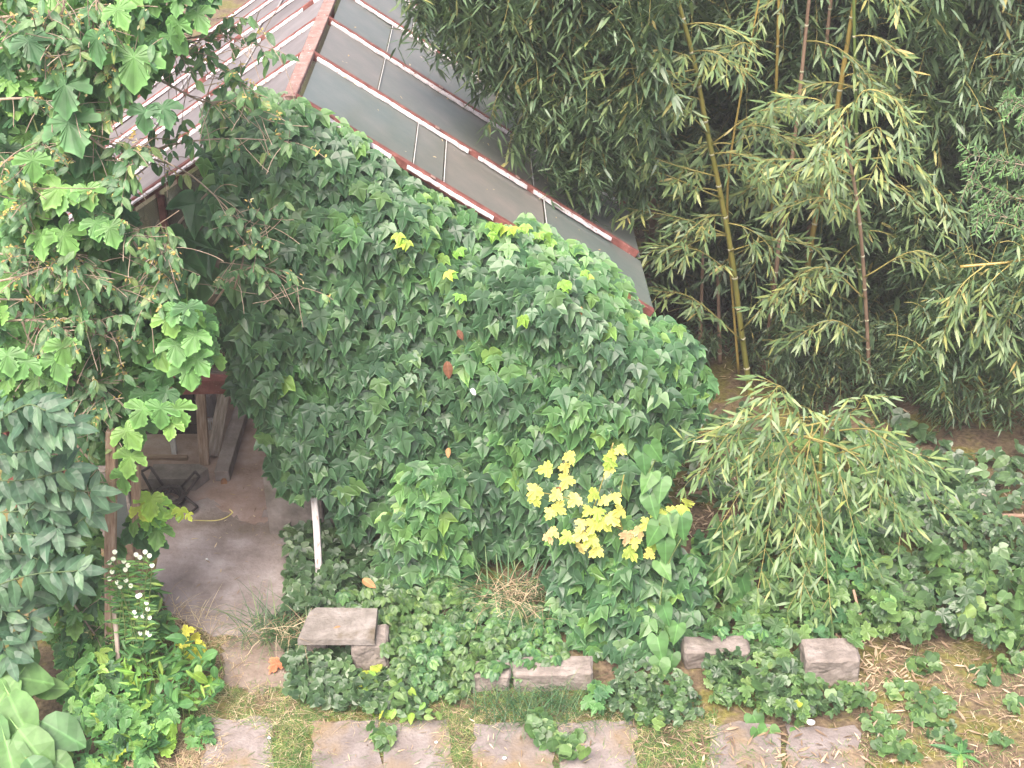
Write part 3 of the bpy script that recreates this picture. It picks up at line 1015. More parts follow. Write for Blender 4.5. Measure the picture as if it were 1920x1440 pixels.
# ================================================================ ivy on the gable
ivy_poly = [(385, 205), (470, 175), (545, 180), (620, 228), (700, 275), (760, 330), (870, 398), (905, 425), (990, 418), (1060, 452), (1130, 488), (1180, 542), (1208, 588),
            (1285, 622), (1330, 680), (1345, 725), (1322, 775), (1290, 830), (1255, 900), (1240, 960), (1120, 980), (1050, 1000), (1030, 1050), (960, 1050), (890, 1040), (880, 900), (800, 882),
            (752, 890), (735, 950), (690, 1012), (640, 1005), (610, 925), (550, 945), (512, 900), (500, 850), (478, 790), (440, 745), (442, 690), (420, 620), (432, 500), (398, 420), (378, 330)]
VT_U = [380, 470, 545, 620, 700, 760, 870, 905, 990, 1060, 1130, 1180, 1208, 1285, 1345]
VT_V = [205, 175, 180, 228, 275, 330, 398, 425, 418, 452, 488, 542, 588, 622, 725]


def ivyY(u, v, depth=0.0):
    d = v - interp(u, VT_U, VT_V)
    s = min(1, max(0, d) / 230)
    b = .10 + .42 * math.sin(s * math.pi / 2)
    b += interp(u, [380, 850, 1050, 1250, 1350], [0, .02, .30, .18, -.1]) * math.sin(min(1, max(0, d) / 160) * math.pi / 2)
    b += .2 * noise.noise(Vector((u * .011, v * .011, 1.7))) + .07 * noise.noise(Vector((u * .03, v * .03, 4)))
    return Y0 - b + depth


ivy = thing('climbing_ivy', 'dense dark green climbing ivy covering the greenhouse gable wall', 'ivy', tuple(Vector((-.6, Y0 - .15, 0))))
items = []
for lay, dep, du, dv in ((0, -.03, 24, 19), (1, .05, 22, 17.5), (2, .13, 24, 20), (3, .26, 30, 25)):
    for u, v in scatter(ivy_poly, du, dv, .55):
        d = v - interp(u, VT_U, VT_V)
        top = max(0, 1 - d / 90)
        big = 1.35 if u < 480 and v > 380 else 1.0 + .18 * noise.noise(Vector((u * .01, v * .01, 6)))
        sz = rnd.choice((24, 29, 33, 37, 42)) * big * (1 - .15 * top)
        k, M = hang(u, v, ivyY(u, v, dep) - rnd.uniform(0, .05), sz, tilt=24 + 26 * top + interp(u, [900, 1100, 1300], [0, 10, 4]), tsd=10, ysd=20,
                    yaw=interp(u, [380, 480, 1150, 1340], [-18, 0, 0, 35]), k=5, tsp=.2)
        lit_tone = noise.noise(Vector((u * .008, v * .008, 9))) + interp(u, [500, 900, 1200], [-.25, -.05, .12]) + .55 * top  # random tone, plus light on the top and right put into the colour
        mi = 1 if lit_tone + gauss(0, .12) > .22 else 0
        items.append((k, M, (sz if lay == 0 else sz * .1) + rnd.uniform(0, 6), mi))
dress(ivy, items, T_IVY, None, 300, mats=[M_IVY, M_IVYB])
for i, pts in enumerate([[(520, 890), (560, 600), (600, 300)], [(800, 900), (760, 600), (700, 330)], [(960, 930), (1000, 650), (940, 470)], [(1180, 880), (1200, 700), (1120, 520)], [(452, 660), (455, 500), (470, 300)]]):
    g = Geo()
    g.add(*tube(spline([P(u, v, Y0 - .06) for u, v in pts], 8), [.022 - .0008 * j for j in range(17)], 6))
    g.build('stem', M_TWIG, ivy)
# the yellow tips on the roof edge
it = []
for (u, v) in [(915, 432), (940, 425), (962, 440), (988, 430), (930, 445), (1005, 442), (1030, 450), (748, 455), (755, 462), (845, 520), (860, 555), (1060, 545), (1100, 520), (870, 480), (975, 612)]:
    for _ in range(2):
        k, M = hang(u + gauss(0, 6), v + gauss(0, 5), ivyY(u, v) - .13, rnd.uniform(14, 24), tilt=45, k=5)
        it.append((k, M, 1))
dress(ivy, it, T_IVY, M_LIME, 40, name='yellow_leaf')
it = []
for _ in range(5):
    u, v = rnd.choice(scatter(ivy_poly, 60, 50, .5))
    k, M = hang(u, v, ivyY(u, v) - .1, rnd.uniform(14, 24), tilt=30, k=3)
    it.append((k, M, 1))
dress(ivy, it, T_OV, M_BROWN, 20, name='withered_leaf')
dl = thing('dead_leaf', 'single brown dead leaf caught in the middle of the ivy wall', 'leaf', P(840, 692, 9.5))
k, M = hang(840, 692, 9.5, 34, k=3)
dress(dl, [(k, M, 1)], T_OV, M_BROWN, 1, name='blade')
dl = thing('white_petal', 'pale fallen bindweed blossom lying on the ivy wall', 'flower', P(890, 735, 9.42))
k, M = hang(888, 735, 9.44, 17, tilt=60, k=3, sx=.5)
dress(dl, [(k, M, 1)], T_RND, M_WHITE, 1, name='petal')


def clump(name, label, cat, poly, Yf, du, dv, szs, tms, mat, mats=None, tilt=35, layers=3, nobj=150, ysd=30, pick=None, dY=.09, tsd=18, group=None, leafname='leaf', tipv=(0, 0, -1), tsp=.35, sx=1.0):
    cu = sum(p[0] for p in poly) / len(poly)
    cv = max(p[1] for p in poly)
    root = thing(name, label, cat, tuple(Vector((P(cu, cv, Yf(cu, cv)).x, Yf(cu, cv), 0))), group)
    items = []
    for lay in range(layers):
        for u, v in scatter(poly, du, dv, .55):
            sz = rnd.choice(szs)
            Yv = Yf(u, v) + lay * dY + .06 * noise.noise(Vector((u * .02, v * .02, lay))) + rnd.uniform(-.04, .02)
            p = P(u, v, Yv)
            if p.z < .02:
                p = G(u, v, .02 + rnd.uniform(0, .06))
            k, M = hang(u, v, Yv, sz, tilt, tsd, ysd, k=len(tms), at=p, tip=tipv, tsp=tsp, sx=sx)
            mi = 0 if pick is None else pick(u, v)
            items.append((k, M, (sz if lay == 0 else sz * .1) + rnd.uniform(0, 5), mi))
    dress(root, items, tms, mat, nobj, mats=mats, name=leafname)
    return root


def brightpick(th=.1, sc=.012):
    return lambda u, v: 1 if noise.noise(Vector((u * sc, v * sc, 2.2))) + gauss(0, .15) > th else 0


# ivy column and ivy mound
col_poly = [(752, 888), (800, 878), (870, 905), (885, 990), (880, 1060), (870, 1110), (820, 1130), (740, 1130), (705, 1080), (720, 1000), (745, 950)]
clump('ivy_column', 'lighter ivy column hanging below the ivy wall left of the tall grass', 'ivy', col_poly,
      lambda u, v: 9.50 - .2 * math.cos((u - 800) / 90 * 1.4) - (v - 900) * .0006, 22, 18, (28, 33, 37, 41), T_IVY, None, mats=[M_IVY, M_IVYB], pick=brightpick(-.15), nobj=150, tilt=38)
mound_poly = [(1040, 1020), (1090, 950), (1180, 985), (1260, 960), (1300, 1060), (1328, 1140), (1300, 1200), (1240, 1240), (1130, 1240), (1075, 1205), (1040, 1150), (1030, 1080)]
clump('ivy_mound', 'rounded ivy mound below the yellow vine, right of the tall grass', 'ivy', mound_poly,
      lambda u, v: 8.95 - .25 * math.cos((u - 1180) / 150 * 1.2) - (v - 1000) * .0012, 23, 18, (28, 34, 38, 43), T_IVY + T_PALM[:1], None, mats=[M_IVY, M_IVYB], pick=brightpick(.12), nobj=180, tilt=42)
# five-leaved creeper over the kerb
creep_poly = [(640, 1120), (720, 1095), (820, 1120), (880, 1105), (960, 1130), (1030, 1150), (1060, 1230), (1040, 1262), (950, 1270), (890, 1285), (850, 1320), (770, 1300), (720, 1235), (690, 1200), (655, 1180)]
clump('five_leaf_creeper', 'low mat of small-leaved creeper spilling over the kerb blocks', 'creeper', creep_poly,
      lambda u, v: interp(v, [1090, 1180, 1250, 1320], [9.25, 8.55, 8.0, 7.85]), 19, 15, (24, 29, 33, 37), T_PALM, None, mats=[M_CREEP, M_IVYB], pick=brightpick(.1), nobj=200, tilt=55, layers=3, dY=.07)
# small dark ivy on the ground
for poly, hgt, lab in (([(548, 960), (600, 945), (640, 1000), (700, 1020), (735, 1100), (700, 1190), (660, 1195), (650, 1145), (560, 1140), (530, 1150), (540, 1060), (522, 940), (500, 890), (520, 870), (560, 930)], .25, 'small-leaved dark ivy around the white flaking post'),
                       ([(530, 1210), (560, 1215), (650, 1215), (662, 1260), (740, 1265), (800, 1290), (790, 1330), (700, 1330), (600, 1325), (540, 1290)], .22, 'small-leaved dark ivy in front of the slab block')):
    cu = sum(q[0] for q in poly) / len(poly); cv = sum(q[1] for q in poly) / len(poly)
    root = thing('ground_ivy', lab, 'ivy', G(cu, cv))
    items = []
    for lay in range(3):
        for u, v in scatter(poly, 17, 14, .6):
            k, M = bed(u, v, max(.02, hgt * (1 - lay * .3) * (.6 + .5 * noise.noise(Vector((u * .02, v * .02, 0))))), rnd.uniform(20, 32), 3, tilt=55)
            items.append((k, M, 2 - lay + rnd.random()))
    dress(root, items, T_S3, M_IVYD, 150)

# ================================================================ bamboo
def bam_twig(GL, GT, pts, size, droop, step=.055, start=.15, fan=.8, items=None):
    """leaves along one twig; returns leaf frames"""
    out = []
    L = [0]
    for i in range(1, len(pts)):
        L.append(L[-1] + (pts[i] - pts[i - 1]).length)
    s, sg = L[-1] * start, 1
    while s <= L[-1] + 1e-6:
        i = max(1, min(len(pts) - 1, int(np.searchsorted(L, s))))
        f = (s - L[i - 1]) / max(1e-6, L[i] - L[i - 1])
        p = pts[i - 1].lerp(pts[i], f)
        tw = norm(pts[i] - pts[i - 1])
        side = norm(tw.cross(Vector((0, 0, 1)))) * sg
        d = norm(tw * .8 + side * fan * rnd.uniform(.4, 1.1) + Vector((gauss(0, .2), gauss(0, .2), -droop + gauss(0, .22))))
        n = norm(Vector((gauss(0, .35), -.45 + gauss(0, .35), .8)))
        out.append((rnd.randrange(3), frame(p, n, d, size * rnd.uniform(.65, 1.15), rnd.uniform(.8, 1.2))))
        sg = -sg
        s += step * rnd.uniform(.6, 1.4)
    for _ in range(2):
        tw = norm(pts[-1] - pts[-2])
        d = norm(tw + Vector((gauss(0, .35), gauss(0, .35), -droop * .6)))
        out.append((rnd.randrange(3), frame(pts[-1], norm(Vector((gauss(0, .4), -.4, .8))), d, size * rnd.uniform(.8, 1.2))))
    return out


def arc(a, d, L, droop, n=6):
    pts = [Vector(a)]
    d = norm(d)
    for i in range(n):
        d = norm(d + Vector((gauss(0, .05), gauss(0, .05), -droop / n)))
        pts.append(pts[-1] + d * (L / n))
    return pts


def spray_t(seed, droop):             # a leafy branch about one metre long, used in the thicket
    g = Geo()
    fr = []
    main = arc((0, 0, 0), (0, 1, .35), 1.0, 1.1 + droop, 8)
    g2 = tube(main, [.006, .006, .005, .005, .004, .004, .003, .003, .002], 3, False)
    fr += bam_twig(None, None, main[2:], .25, droop, .05)
    for i in range(2, 8):
        for sg in (-1, 1):
            if rnd.random() < .8:
                d = norm(main[min(i + 1, 8)] - main[i])
                sd = Vector((sg, 0, 0))
                tw = arc(main[i], d * .7 + sd * rnd.uniform(.5, 1) + Vector((0, 0, .1)), rnd.uniform(.22, .42), .8 + droop, 4)
                fr += bam_twig(None, None, tw, .25, droop, .055)
    for k in range(3):
        g.inst(T_BAM[k], np.array([m for q, m in fr if q == k], np.float32))
    tw = Geo()
    tw.add(*g2)
    return g.arrays(), tw.arrays()


SPRAYS = [spray_t(i, d) for i, d in enumerate((.5, .8, 1.0, 1.3, 1.3, 1.6))]


def roof_ok(p):
    if XL < p.x < XE + .15 and p.y > Y0 - .2 and p.y < Y0 + NB * BAY + .2:
        return p.z > zroof(p.x) + .12
    return p.z > .1


def thicket(name, label, regions, mat):
    GL, GT = Geo(), Geo()
    ml = {i: [] for i in range(len(SPRAYS))}
    for poly, ya, yb, dens, sc in regions:
        us = [q[0] for q in poly]; vs = [q[1] for q in poly]
        cnt = 0
        while cnt < dens:
            u, v = rnd.uniform(min(us), max(us)), rnd.uniform(min(vs), max(vs))
            if not inpoly(poly, u, v):
                continue
            cnt += 1
            Yv = rnd.uniform(ya, yb)
            p = P(u, v, Yv)
            if not roof_ok(p):
                continue
            q = rnd.gauss(math.pi, 1.3)             # most sprays lean towards the open side
            s = sc * rnd.uniform(.7, 1.2)
            d = Vector((math.sin(q), math.cos(q), 0))
            M = frame(p - d * s * .4 + Vector((0, 0, .25 * s)), Vector((gauss(0, .15), gauss(0, .15), 1)), d + Vector((0, 0, gauss(0, .15))), s)
            ml[rnd.randrange(len(SPRAYS))].append(M)
    for i in ml:
        GL.inst(SPRAYS[i][0], np.array(ml[i], np.float32) if ml[i] else [])
        GT.inst(SPRAYS[i][1], np.array(ml[i], np.float32) if ml[i] else [])
    o = GL.build(name, mat, kind='stuff', smooth=False)
    tag(o, label, 'bamboo')
    t = GT.build('twigs', M_TWIGG, o, kind='stuff')
    return o


WALL = [(1190, -300), (2150, -300), (2150, 800), (1960, 860), (1900, 830), (1780, 770), (1700, 720), (1650, 660), (1560, 600), (1480, 610), (1420, 540), (1330, 470), (1240, 400), (1195, 340)]
thicket('bamboo_thicket', 'dense dark mass of bamboo foliage filling the upper right', [
    (WALL, 13.4, 15.5, 1300, .95), (WALL, 15.5, 19, 800, 1.3), ([(1640, -300), (2150, -300), (2150, 780), (1900, 800), (1780, 730), (1690, 600)], 12.6, 13.6, 320, .9),
    ([(1450, 600), (1700, 600), (1780, 790), (1660, 830), (1470, 790)], 12.2, 13.0, 130, .6),
    ([(1285, 580), (1700, 560), (1780, 760), (1640, 790), (1400, 765)], 12.9, 14.2, 150, .65),
    ([(1230, 430), (1480, 480), (1700, 520), (1760, 700), (1560, 730), (1440, 720), (1330, 640), (1250, 560)], 14.2, 16.5, 260, .85), ([(1640, 680), (2000, 720), (2000, 850), (1850, 880), (1700, 830)], 12.9, 14.2, 150, .8),
    ([(1420, 470), (1700, 520), (1720, 700), (1560, 690), (1440, 640)], 13.8, 14.8, 90, .8),
    ([(1100, -300), (2300, -300), (2300, 560), (1250, 420), (1150, 330)], 19, 24, 600, 1.8)], M_BAM)
thicket('bamboo_overhang', 'drooping bamboo foliage hanging over the right slope of the greenhouse roof', [
    ([(775, -260), (1230, -260), (1215, 250), (1180, 330), (1075, 330), (1030, 260), (985, 200), (935, 130), (870, 60), (800, 40)], 11.3, 12.5, 520, .75)], M_BAM)
thicket('bamboo_boughs', 'lighter drooping bamboo boughs at the right edge above the dark hollow', [
    ([(1740, 500), (1980, 440), (2060, 500), (2060, 800), (1920, 790), (1860, 760), (1760, 730), (1700, 700), (1730, 600)], 11.2, 12.2, 90, .7)], leaf_mat('bamboo leaf with painted light', [(0, (.07, .125, .07)), (.6, (.10, .165, .08)), (.95, (.16, .22, .09)), (1, (.4, .32, .12))], .42, .22, .5, 1))  # lighter copy of the bamboo leaf: light on the boughs is in the colour


def bamboo(label, path, rpx, mat, branches=(), auto=0, lm=None, nobj=40, size=.19, droop=.35, extend=True, name='bamboo', blen=(.5, .95), arange=(.3, 1), group='single bamboo culms before the thicket', nodes=True, kind_branch=M_TWIGG):
    pts = [P(*q) for q in path]
    if extend and pts[0].z < 6:
        d = norm(pts[0] - pts[1])
        pts = [pts[0] + d * ((6.0 - pts[0].z) / max(.3, d.z))] + pts
    base = pts[-1].copy()
    root = thing(name, label, 'bamboo', (base.x, base.y, max(0, base.z)), group)
    sp = spline(pts, 10)
    r0 = rpx * mpp(pts[-1]) * .5
    n = len(sp)
    g = Geo()
    g.add(*tube(sp, [r0 * (.55 + .45 * i / (n - 1)) for i in range(n)], 8))
    g.build('culm', mat, root)
    # nodes about every 0.32 m
    acc, nodepts = 0, []
    for i in range(1, n):
        acc += (sp[i] - sp[i - 1]).length
        if acc > .34:
            acc = 0
            nodepts.append(i)
    if nodes:
        for i in nodepts:
            d = norm(sp[i] - sp[i - 1])
            rr = r0 * (.55 + .45 * i / (n - 1))
            g = Geo()
            g.add(*tube([sp[i] - d * .012, sp[i], sp[i] + d * .012], [rr * 1.02, rr * 1.25, rr * 1.02], 8))
            g.build('node', M_NODE, root)
    items = []

    def do_branch(bp, sz):
        g = Geo()
        m = len(bp)
        g.add(*tube(bp, [max(.0025, .009 * (1 - i / m)) for i in range(m)], 5))
        fr = bam_twig(None, None, bp, sz, droop, .085, .3)
        for i in range(max(1, m // 5), m - 1, 1):
            for sg in (-1, 1):
                if rnd.random() < .62:
                    d = norm(bp[i + 1] - bp[i])
                    sd = norm(d.cross(Vector((0, 0, 1)))) * sg
                    tw = arc(bp[i], d * .8 + sd * rnd.uniform(.4, .9) + Vector((0, 0, rnd.uniform(-.1, .3))), rnd.uniform(.14, .36), .4 + droop, 4)
                    g.add(*tube(tw, .0025, 3, False))
                    fr.extend(bam_twig(None, None, tw, sz, droop, .065, .25))
        g.build('branch', kind_branch, root)
        items.extend((k, M, rnd.random()) for k, M in fr)

    for br in branches:
        do_branch(spline([P(*q) for q in br], 5), size)
    for i in range(auto):
        f = arange[0] + (arange[1] - arange[0]) * rnd.random()
        j = int((1 - f) * (n - 1))
        sg = 1 if i % 2 else -1
        do_branch(arc(sp[j], (sg * rnd.uniform(.5, 1), -rnd.uniform(.1, .9), rnd.uniform(.3, .8)), rnd.uniform(*blen), .9 + droop, 7), size * .95)
    if items:
        dress(root, items, T_BAM, lm or M_BAM, nobj)
    return root


YA = 12.7
bamboo('tall yellow-green bamboo culm leaning left with wide feathery branches', [(1268, -10, 12.0), (1300, 110, 12.1), (1325, 240, 12.2), (1350, 360, 12.35), (1372, 480, 12.45), (1390, 620, 12.6), (1410, 758, 12.72)], 11, M_CULMY,
       [[(1340, 330, 12.2), (1250, 305, 12.0), (1165, 270, 11.8)], [(1352, 372, 12.3), (1240, 325, 11.9), (1140, 300, 11.8)], [(1364, 440, 12.4), (1280, 410, 12.0), (1175, 390, 11.9)],
        [(1378, 520, 12.4), (1310, 470, 12.0), (1225, 460, 11.9)], [(1392, 640, 12.5), (1300, 560, 12.1), (1225, 545, 12.0)], [(1300, 110, 12.1), (1240, 90, 11.6), (1100, 60, 11.4)],
        [(1305, 130, 12.1), (1200, 150, 11.6), (1050, 185, 11.4)], [(1310, 160, 12.1), (1240, 130, 11.5), (1120, 130, 11.3)], [(1330, 250, 12.2), (1270, 200, 11.8), (1180, 190, 11.6)],
        [(1335, 270, 12.2), (1420, 210, 11.9), (1500, 200, 11.7)], [(1370, 470, 12.4), (1450, 450, 12.1), (1540, 465, 11.9)], [(1390, 620, 12.5), (1480, 530, 12.1), (1560, 520, 11.9)]], lm=M_BAMY, nobj=240, droop=.15, size=.17, auto=12, arange=(.25, .95))
bamboo('slender pinkish-brown bamboo culm left of centre of the thicket', [(1518, -10, 12.9), (1490, 260, 13.0), (1465, 420, 13.1), (1455, 510, 13.1), (1432, 700, 13.2)], 9, M_CULMB, auto=10, nobj=80, droop=.4, lm=M_BAMY)
bamboo('golden bamboo culm at the top right behind the bright crown', [(1604, -10, 12.9), (1585, 105, 13.0), (1548, 330, 13.1), (1522, 450, 13.2), (1488, 690, 13.3)], 11, M_CULMO, auto=8, nobj=60, droop=.5, lm=M_BAMY)
bamboo('thin brown and green bamboo culm beside the greenhouse eave', [(1229, -10, 13.6), (1229, 150, 13.8), (1227, 300, 14.0), (1224, 400, 14.6), (1216, 525, 15.4)], 11, M_CULMB, auto=2, arange=(.6, 1), nobj=30)
bamboo('young bamboo stem carrying the bright crown of leaves in the middle', [(1580, 235, 11.6), (1610, 400, 11.9), (1625, 600, 12.3), (1632, 770, 12.5)], 8, M_CULMB,
       [[(1590, 260, 11.6), (1540, 190, 11.5), (1480, 185, 11.4)], [(1588, 250, 11.6), (1620, 170, 11.5), (1690, 200, 11.3), (1705, 290, 11.2)], [(1585, 250, 11.6), (1590, 200, 11.4), (1560, 250, 11.2), (1545, 310, 11.1)],
        [(1600, 300, 11.7), (1690, 300, 11.5), (1760, 360, 11.4), (1785, 410, 11.3)], [(1600, 330, 11.7), (1530, 300, 11.5), (1430, 300, 11.4)], [(1610, 400, 11.9), (1540, 370, 11.7), (1450, 400, 11.5)],
        [(1620, 520, 12.0), (1720, 470, 11.8), (1800, 520, 11.7)], [(1622, 560, 12.1), (1540, 500, 11.9), (1440, 560, 11.7)], [(1590, 270, 11.6), (1650, 240, 11.3), (1640, 330, 11.1)], [(1628, 640, 12.2), (1560, 600, 12.0), (1480, 640, 11.8)]],
       lm=M_BAMY, nobj=240, droop=.5, extend=False, size=.18)
bamboo('green bamboo culm just right of the bright crown stem', [(1606, 250, 12.8), (1611, 480, 13.0), (1618, 720, 13.2)], 8, M_CULMG, auto=7, nobj=60, lm=M_BAMY)
bamboo('short golden culm low between the leaning culms', [(1452, 280, 13.4), (1446, 480, 13.5), (1458, 700, 13.6)], 8, M_CULMO, auto=4, nobj=40)
bamboo('brown sheathed culm right of the pinkish slender culm', [(1532, 270, 13.5), (1512, 480, 13.6), (1490, 680, 13.7)], 10, M_CULMB, auto=2, nobj=30)
bamboo('very thin golden bamboo stem curving up beside the tall leaning culm', [(1425, -10, 12.5), (1385, 200, 12.5), (1366, 330, 12.5), (1366, 450, 12.6), (1385, 700, 12.7)], 5, M_CULMO, auto=9, lm=M_BAMY, nobj=60, droop=.2, nodes=False)
bamboo('golden culm near the upper right corner of the thicket', [(1914, -20, 13.2), (1905, 90, 13.3), (1885, 400, 13.5), (1870, 760, 13.6)], 8, M_CULMO, auto=6, nobj=40, droop=.7)
bamboo('dim green culm deep in the thicket toward the right', [(1812, 150, 14.5), (1808, 400, 14.6), (1790, 700, 14.7)], 8, M_CULMG, auto=1, nobj=20)
for i, (u, v, t, m, lab) in enumerate(((1470, 700, 1462, M_CULMG, 'short green culm foot right of the leaning culm base'), (1500, 690, 1510, M_CULMG, 'green culm foot standing in the shade'), (1350, 660, 1345, M_CULMB, 'brown broken culm stub near the ivy corner'),
                                     (1312, 640, 1318, M_CULMB, 'reddish broken stub nearest the ivy corner'), (1545, 700, 1548, M_CULMG, 'thin green culm foot under the bright crown'), (1690, 745, 1700, M_CULMB, 'brown culm foot at the dark hollow'))):
    bamboo(lab, [(t, v - 170, 13.6), (u, v + 20, 13.5)], 9, m, extend=False, nodes=True)
# right-hand golden branch and the arching young bamboo in front
bamboo('golden arching bamboo branch reaching in from the right edge', [(1990, 470, 11.4), (1900, 490, 11.3), (1800, 500, 11.4)], 6, M_CULMO,
       [[(1900, 490, 11.3), (1850, 540, 11.2), (1830, 620, 11.2)], [(1850, 495, 11.3), (1800, 540, 11.2), (1770, 620, 11.2)], [(1950, 480, 11.3), (1900, 560, 11.2), (1890, 650, 11.1)], [(1920, 485, 11.3), (1960, 600, 11.1), (1950, 700, 11.0)]],
       extend=False, lm=M_BAMY, nobj=120, droop=1.0, nodes=False, size=.2)
ARCH = []
for tip, mid in (((1335, 1010), (1400, 860)), ((1360, 1080), (1440, 880)), ((1420, 1110), (1470, 920)), ((1500, 1130), (1510, 930)), ((1560, 1170), (1545, 960)), ((1620, 1060), (1590, 900)), ((1700, 1000), (1630, 860)),
                 ((1770, 880), (1680, 810)), ((1310, 900), (1400, 800)), ((1290, 830), (1390, 775)), ((1480, 1050), (1490, 880)), ((1660, 950), (1600, 860)), ((1450, 930), (1470, 840)), ((1760, 960), (1680, 830)), ((1440, 745), (1480, 750)), ((1620, 740), (1580, 750)), ((1680, 900), (1620, 820)), ((1370, 880), (1430, 800))):
    ARCH.append([(1530 + rnd.uniform(-70, 70), 800 + rnd.uniform(-30, 60), 9.6), (mid[0] + rnd.uniform(-20, 20), mid[1] + rnd.uniform(-25, 25), 9.35), (tip[0], tip[1], interp(tip[1], [830, 1000, 1170], [9.2, 8.95, 8.5]))])
bamboo('arching young bamboo drooping in a fountain over the ground plants', [(1545, 770, 9.65), (1540, 830, 9.65), (1535, 960, 9.6), (1530, 1068, 9.55)], 9, M_CULMY, ARCH, extend=False, lm=M_BAMA, nobj=300, droop=.25, nodes=False, size=.165)

# ================================================================ conifer twigs at the right edge
def conifer():
    root = thing('conifer', 'feathery bright green conifer sprigs at the right edge before the bamboo', 'conifer', tuple(G(1990, 800)))
    g = Geo()
    b = P(1990, 800, 12.2)
    g.add(*tube(spline([b, P(1985, 450, 12.2), P(1980, 100, 12.2)], 6), .05, 7))
    g.build('trunk', M_TWIG, root)
    items = []
    for br in ([(1985, 380), (1900, 370), (1815, 340)], [(1985, 230), (1940, 210), (1890, 185)], [(1985, 430), (1900, 410), (1835, 400)], [(1985, 320), (1920, 310), (1820, 290)]):
        pts = spline([P(u, v, 12.1 - .2 * i) for i, (u, v) in enumerate(br)], 6)
        g = Geo()
        g.add(*tube(pts, [.012 * (1 - .06 * i) for i in range(len(pts))], 5))
        for i in range(3, len(pts)):
            for sg in (-1, 1):
                d = norm(pts[i] - pts[i - 1])
                tw = arc(pts[i], d + Vector((gauss(0, .3), -.2, sg * .8)), rnd.uniform(.10, .26), .3, 5)
                g.add(*tube(tw, .003, 3, False))
                for j in range(1, 6):
                    for s2 in (-1, 1):
                        dd = norm(tw[min(j + 1, 5)] - tw[j - 1])
                        sd = norm(dd.cross(Vector((0, -1, .4)))) * s2
                        for q in range(1):
                            items.append((rnd.randrange(3), frame(tw[j], norm((gauss(0, .3), -.6, .6)), dd * .7 + sd * rnd.uniform(.4, 1.1) + Vector((0, 0, gauss(0, .15))), rnd.uniform(.05, .09), 1.3), rnd.random()))
        g.build('branch', M_TWIG, root)
    dress(root, items, T_BAM, M_THUJA, 0)


conifer()

# ================================================================ left side: hop vine, flowering shrub, pinnate shrub
hop = thing('hop_vine', 'hop vine with bright three-lobed leaves covering the left side', 'hop vine', tuple(G(120, 1200)))
HOPA = [(-60, -60), (440, -60), (385, 30), (330, 110), (250, 190), (190, 230), (215, 330), (235, 420), (330, 560), (395, 600), (395, 690), (330, 740), (280, 800), (250, 840), (215, 900), (150, 870), (100, 800), (-60, 760)]


def hopY(u, v):
    return 8.72 + .3 * noise.noise(Vector((u * .011, v * .011, 5))) + interp(v, [0, 700], [.15, 0])


items = []
for lay in range(4):
    for u, v in scatter(HOPA, 36 if lay < 2 else 42, 29 if lay < 2 else 36, .6):
        gap = noise.noise(Vector((u * .013, v * .013, 11)))
        if lay == 0 and gap > .2:
            continue
        sz = rnd.choice((26, 31, 36, 42, 50))
        k, M = hang(u, v, hopY(u, v) + lay * .17, sz, tilt=34, tsd=18, ysd=32, k=4, tsp=.45, sx=1.05)
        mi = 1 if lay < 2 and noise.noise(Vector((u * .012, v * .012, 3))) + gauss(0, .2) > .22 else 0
        items.append((k, M, (sz if lay == 0 else sz * .1) + rnd.uniform(0, 8), mi))
for u, v, sz, mi in ((120, 180, 84, 0), (135, 250, 88, 0), (250, 130, 86, 0), (180, 90, 70, 0), (225, 30, 52, 1), (60, 90, 60, 0), (100, 365, 62, 1), (125, 455, 62, 1), (75, 460, 58, 1), (62, 315, 56, 1), (115, 375, 56, 1), (165, 370, 52, 1), (210, 440, 52, 1),
                     (180, 430, 46, 1), (270, 225, 56, 0), (310, 215, 54, 0), (330, 660, 56, 1), (355, 705, 58, 1), (318, 610, 52, 1), (360, 640, 54, 1), (300, 780, 56, 1), (335, 780, 58, 1), (375, 685, 50, 1), (245, 820, 56, 1), (240, 870, 54, 1), (230, 905, 50, 1),
                     (318, 805, 44, 1), (262, 780, 52, 1), (355, 590, 50, 0), (325, 590, 46, 0), (110, 690, 64, 1), (120, 665, 60, 1), (40, 690, 54, 1), (15, 680, 54, 1), (150, 600, 48, 0)):
    k, M = hang(u, v, 8.4, sz * .82, tilt=32, tsd=10, ysd=18, k=4, tsp=.3, sx=1.1)
    items.append((k, M, sz + 60, mi))
for lay in range(3):
    for u, v in scatter([(60, 880), (190, 890), (188, 1010), (185, 1180), (120, 1200), (50, 1120)], 34, 28, .6):
        k, M = hang(u, v, 8.72 + lay * .1 - (v - 900) * .0008, rnd.choice((28, 34, 40, 46)), tilt=38, tsd=16, ysd=30, k=4, tsp=.45)
        items.append((k, M, 10 + rnd.random() * 25 if lay == 0 else 1, 0))
dress(hop, items, T_HOP, None, 300, mats=[M_HOP, leaf_mat('hop leaf with painted light', [(0, (.085, .20, .06)), (.6, (.12, .255, .07)), (1, (.17, .31, .075))], .5, .28, .4)])  # brighter copy of the hop leaf, light on outer leaves painted into its colour
for pts in ([(212, 810), (215, 640), (200, 500), (190, 300), (200, 120)], [(70, 760), (60, 500), (90, 330), (20, 100)], [(300, 780), (330, 660), (350, 540), (300, 420)], [(245, 900), (240, 800), (300, 770), (350, 800)], [(150, 760), (170, 560), (140, 400), (70, 290)]):
    g = Geo()
    g.add(*tube(spline([P(u, v, 8.95) for u, v in pts], 8), .007, 5))
    g.build('stem', M_VINE, hop)

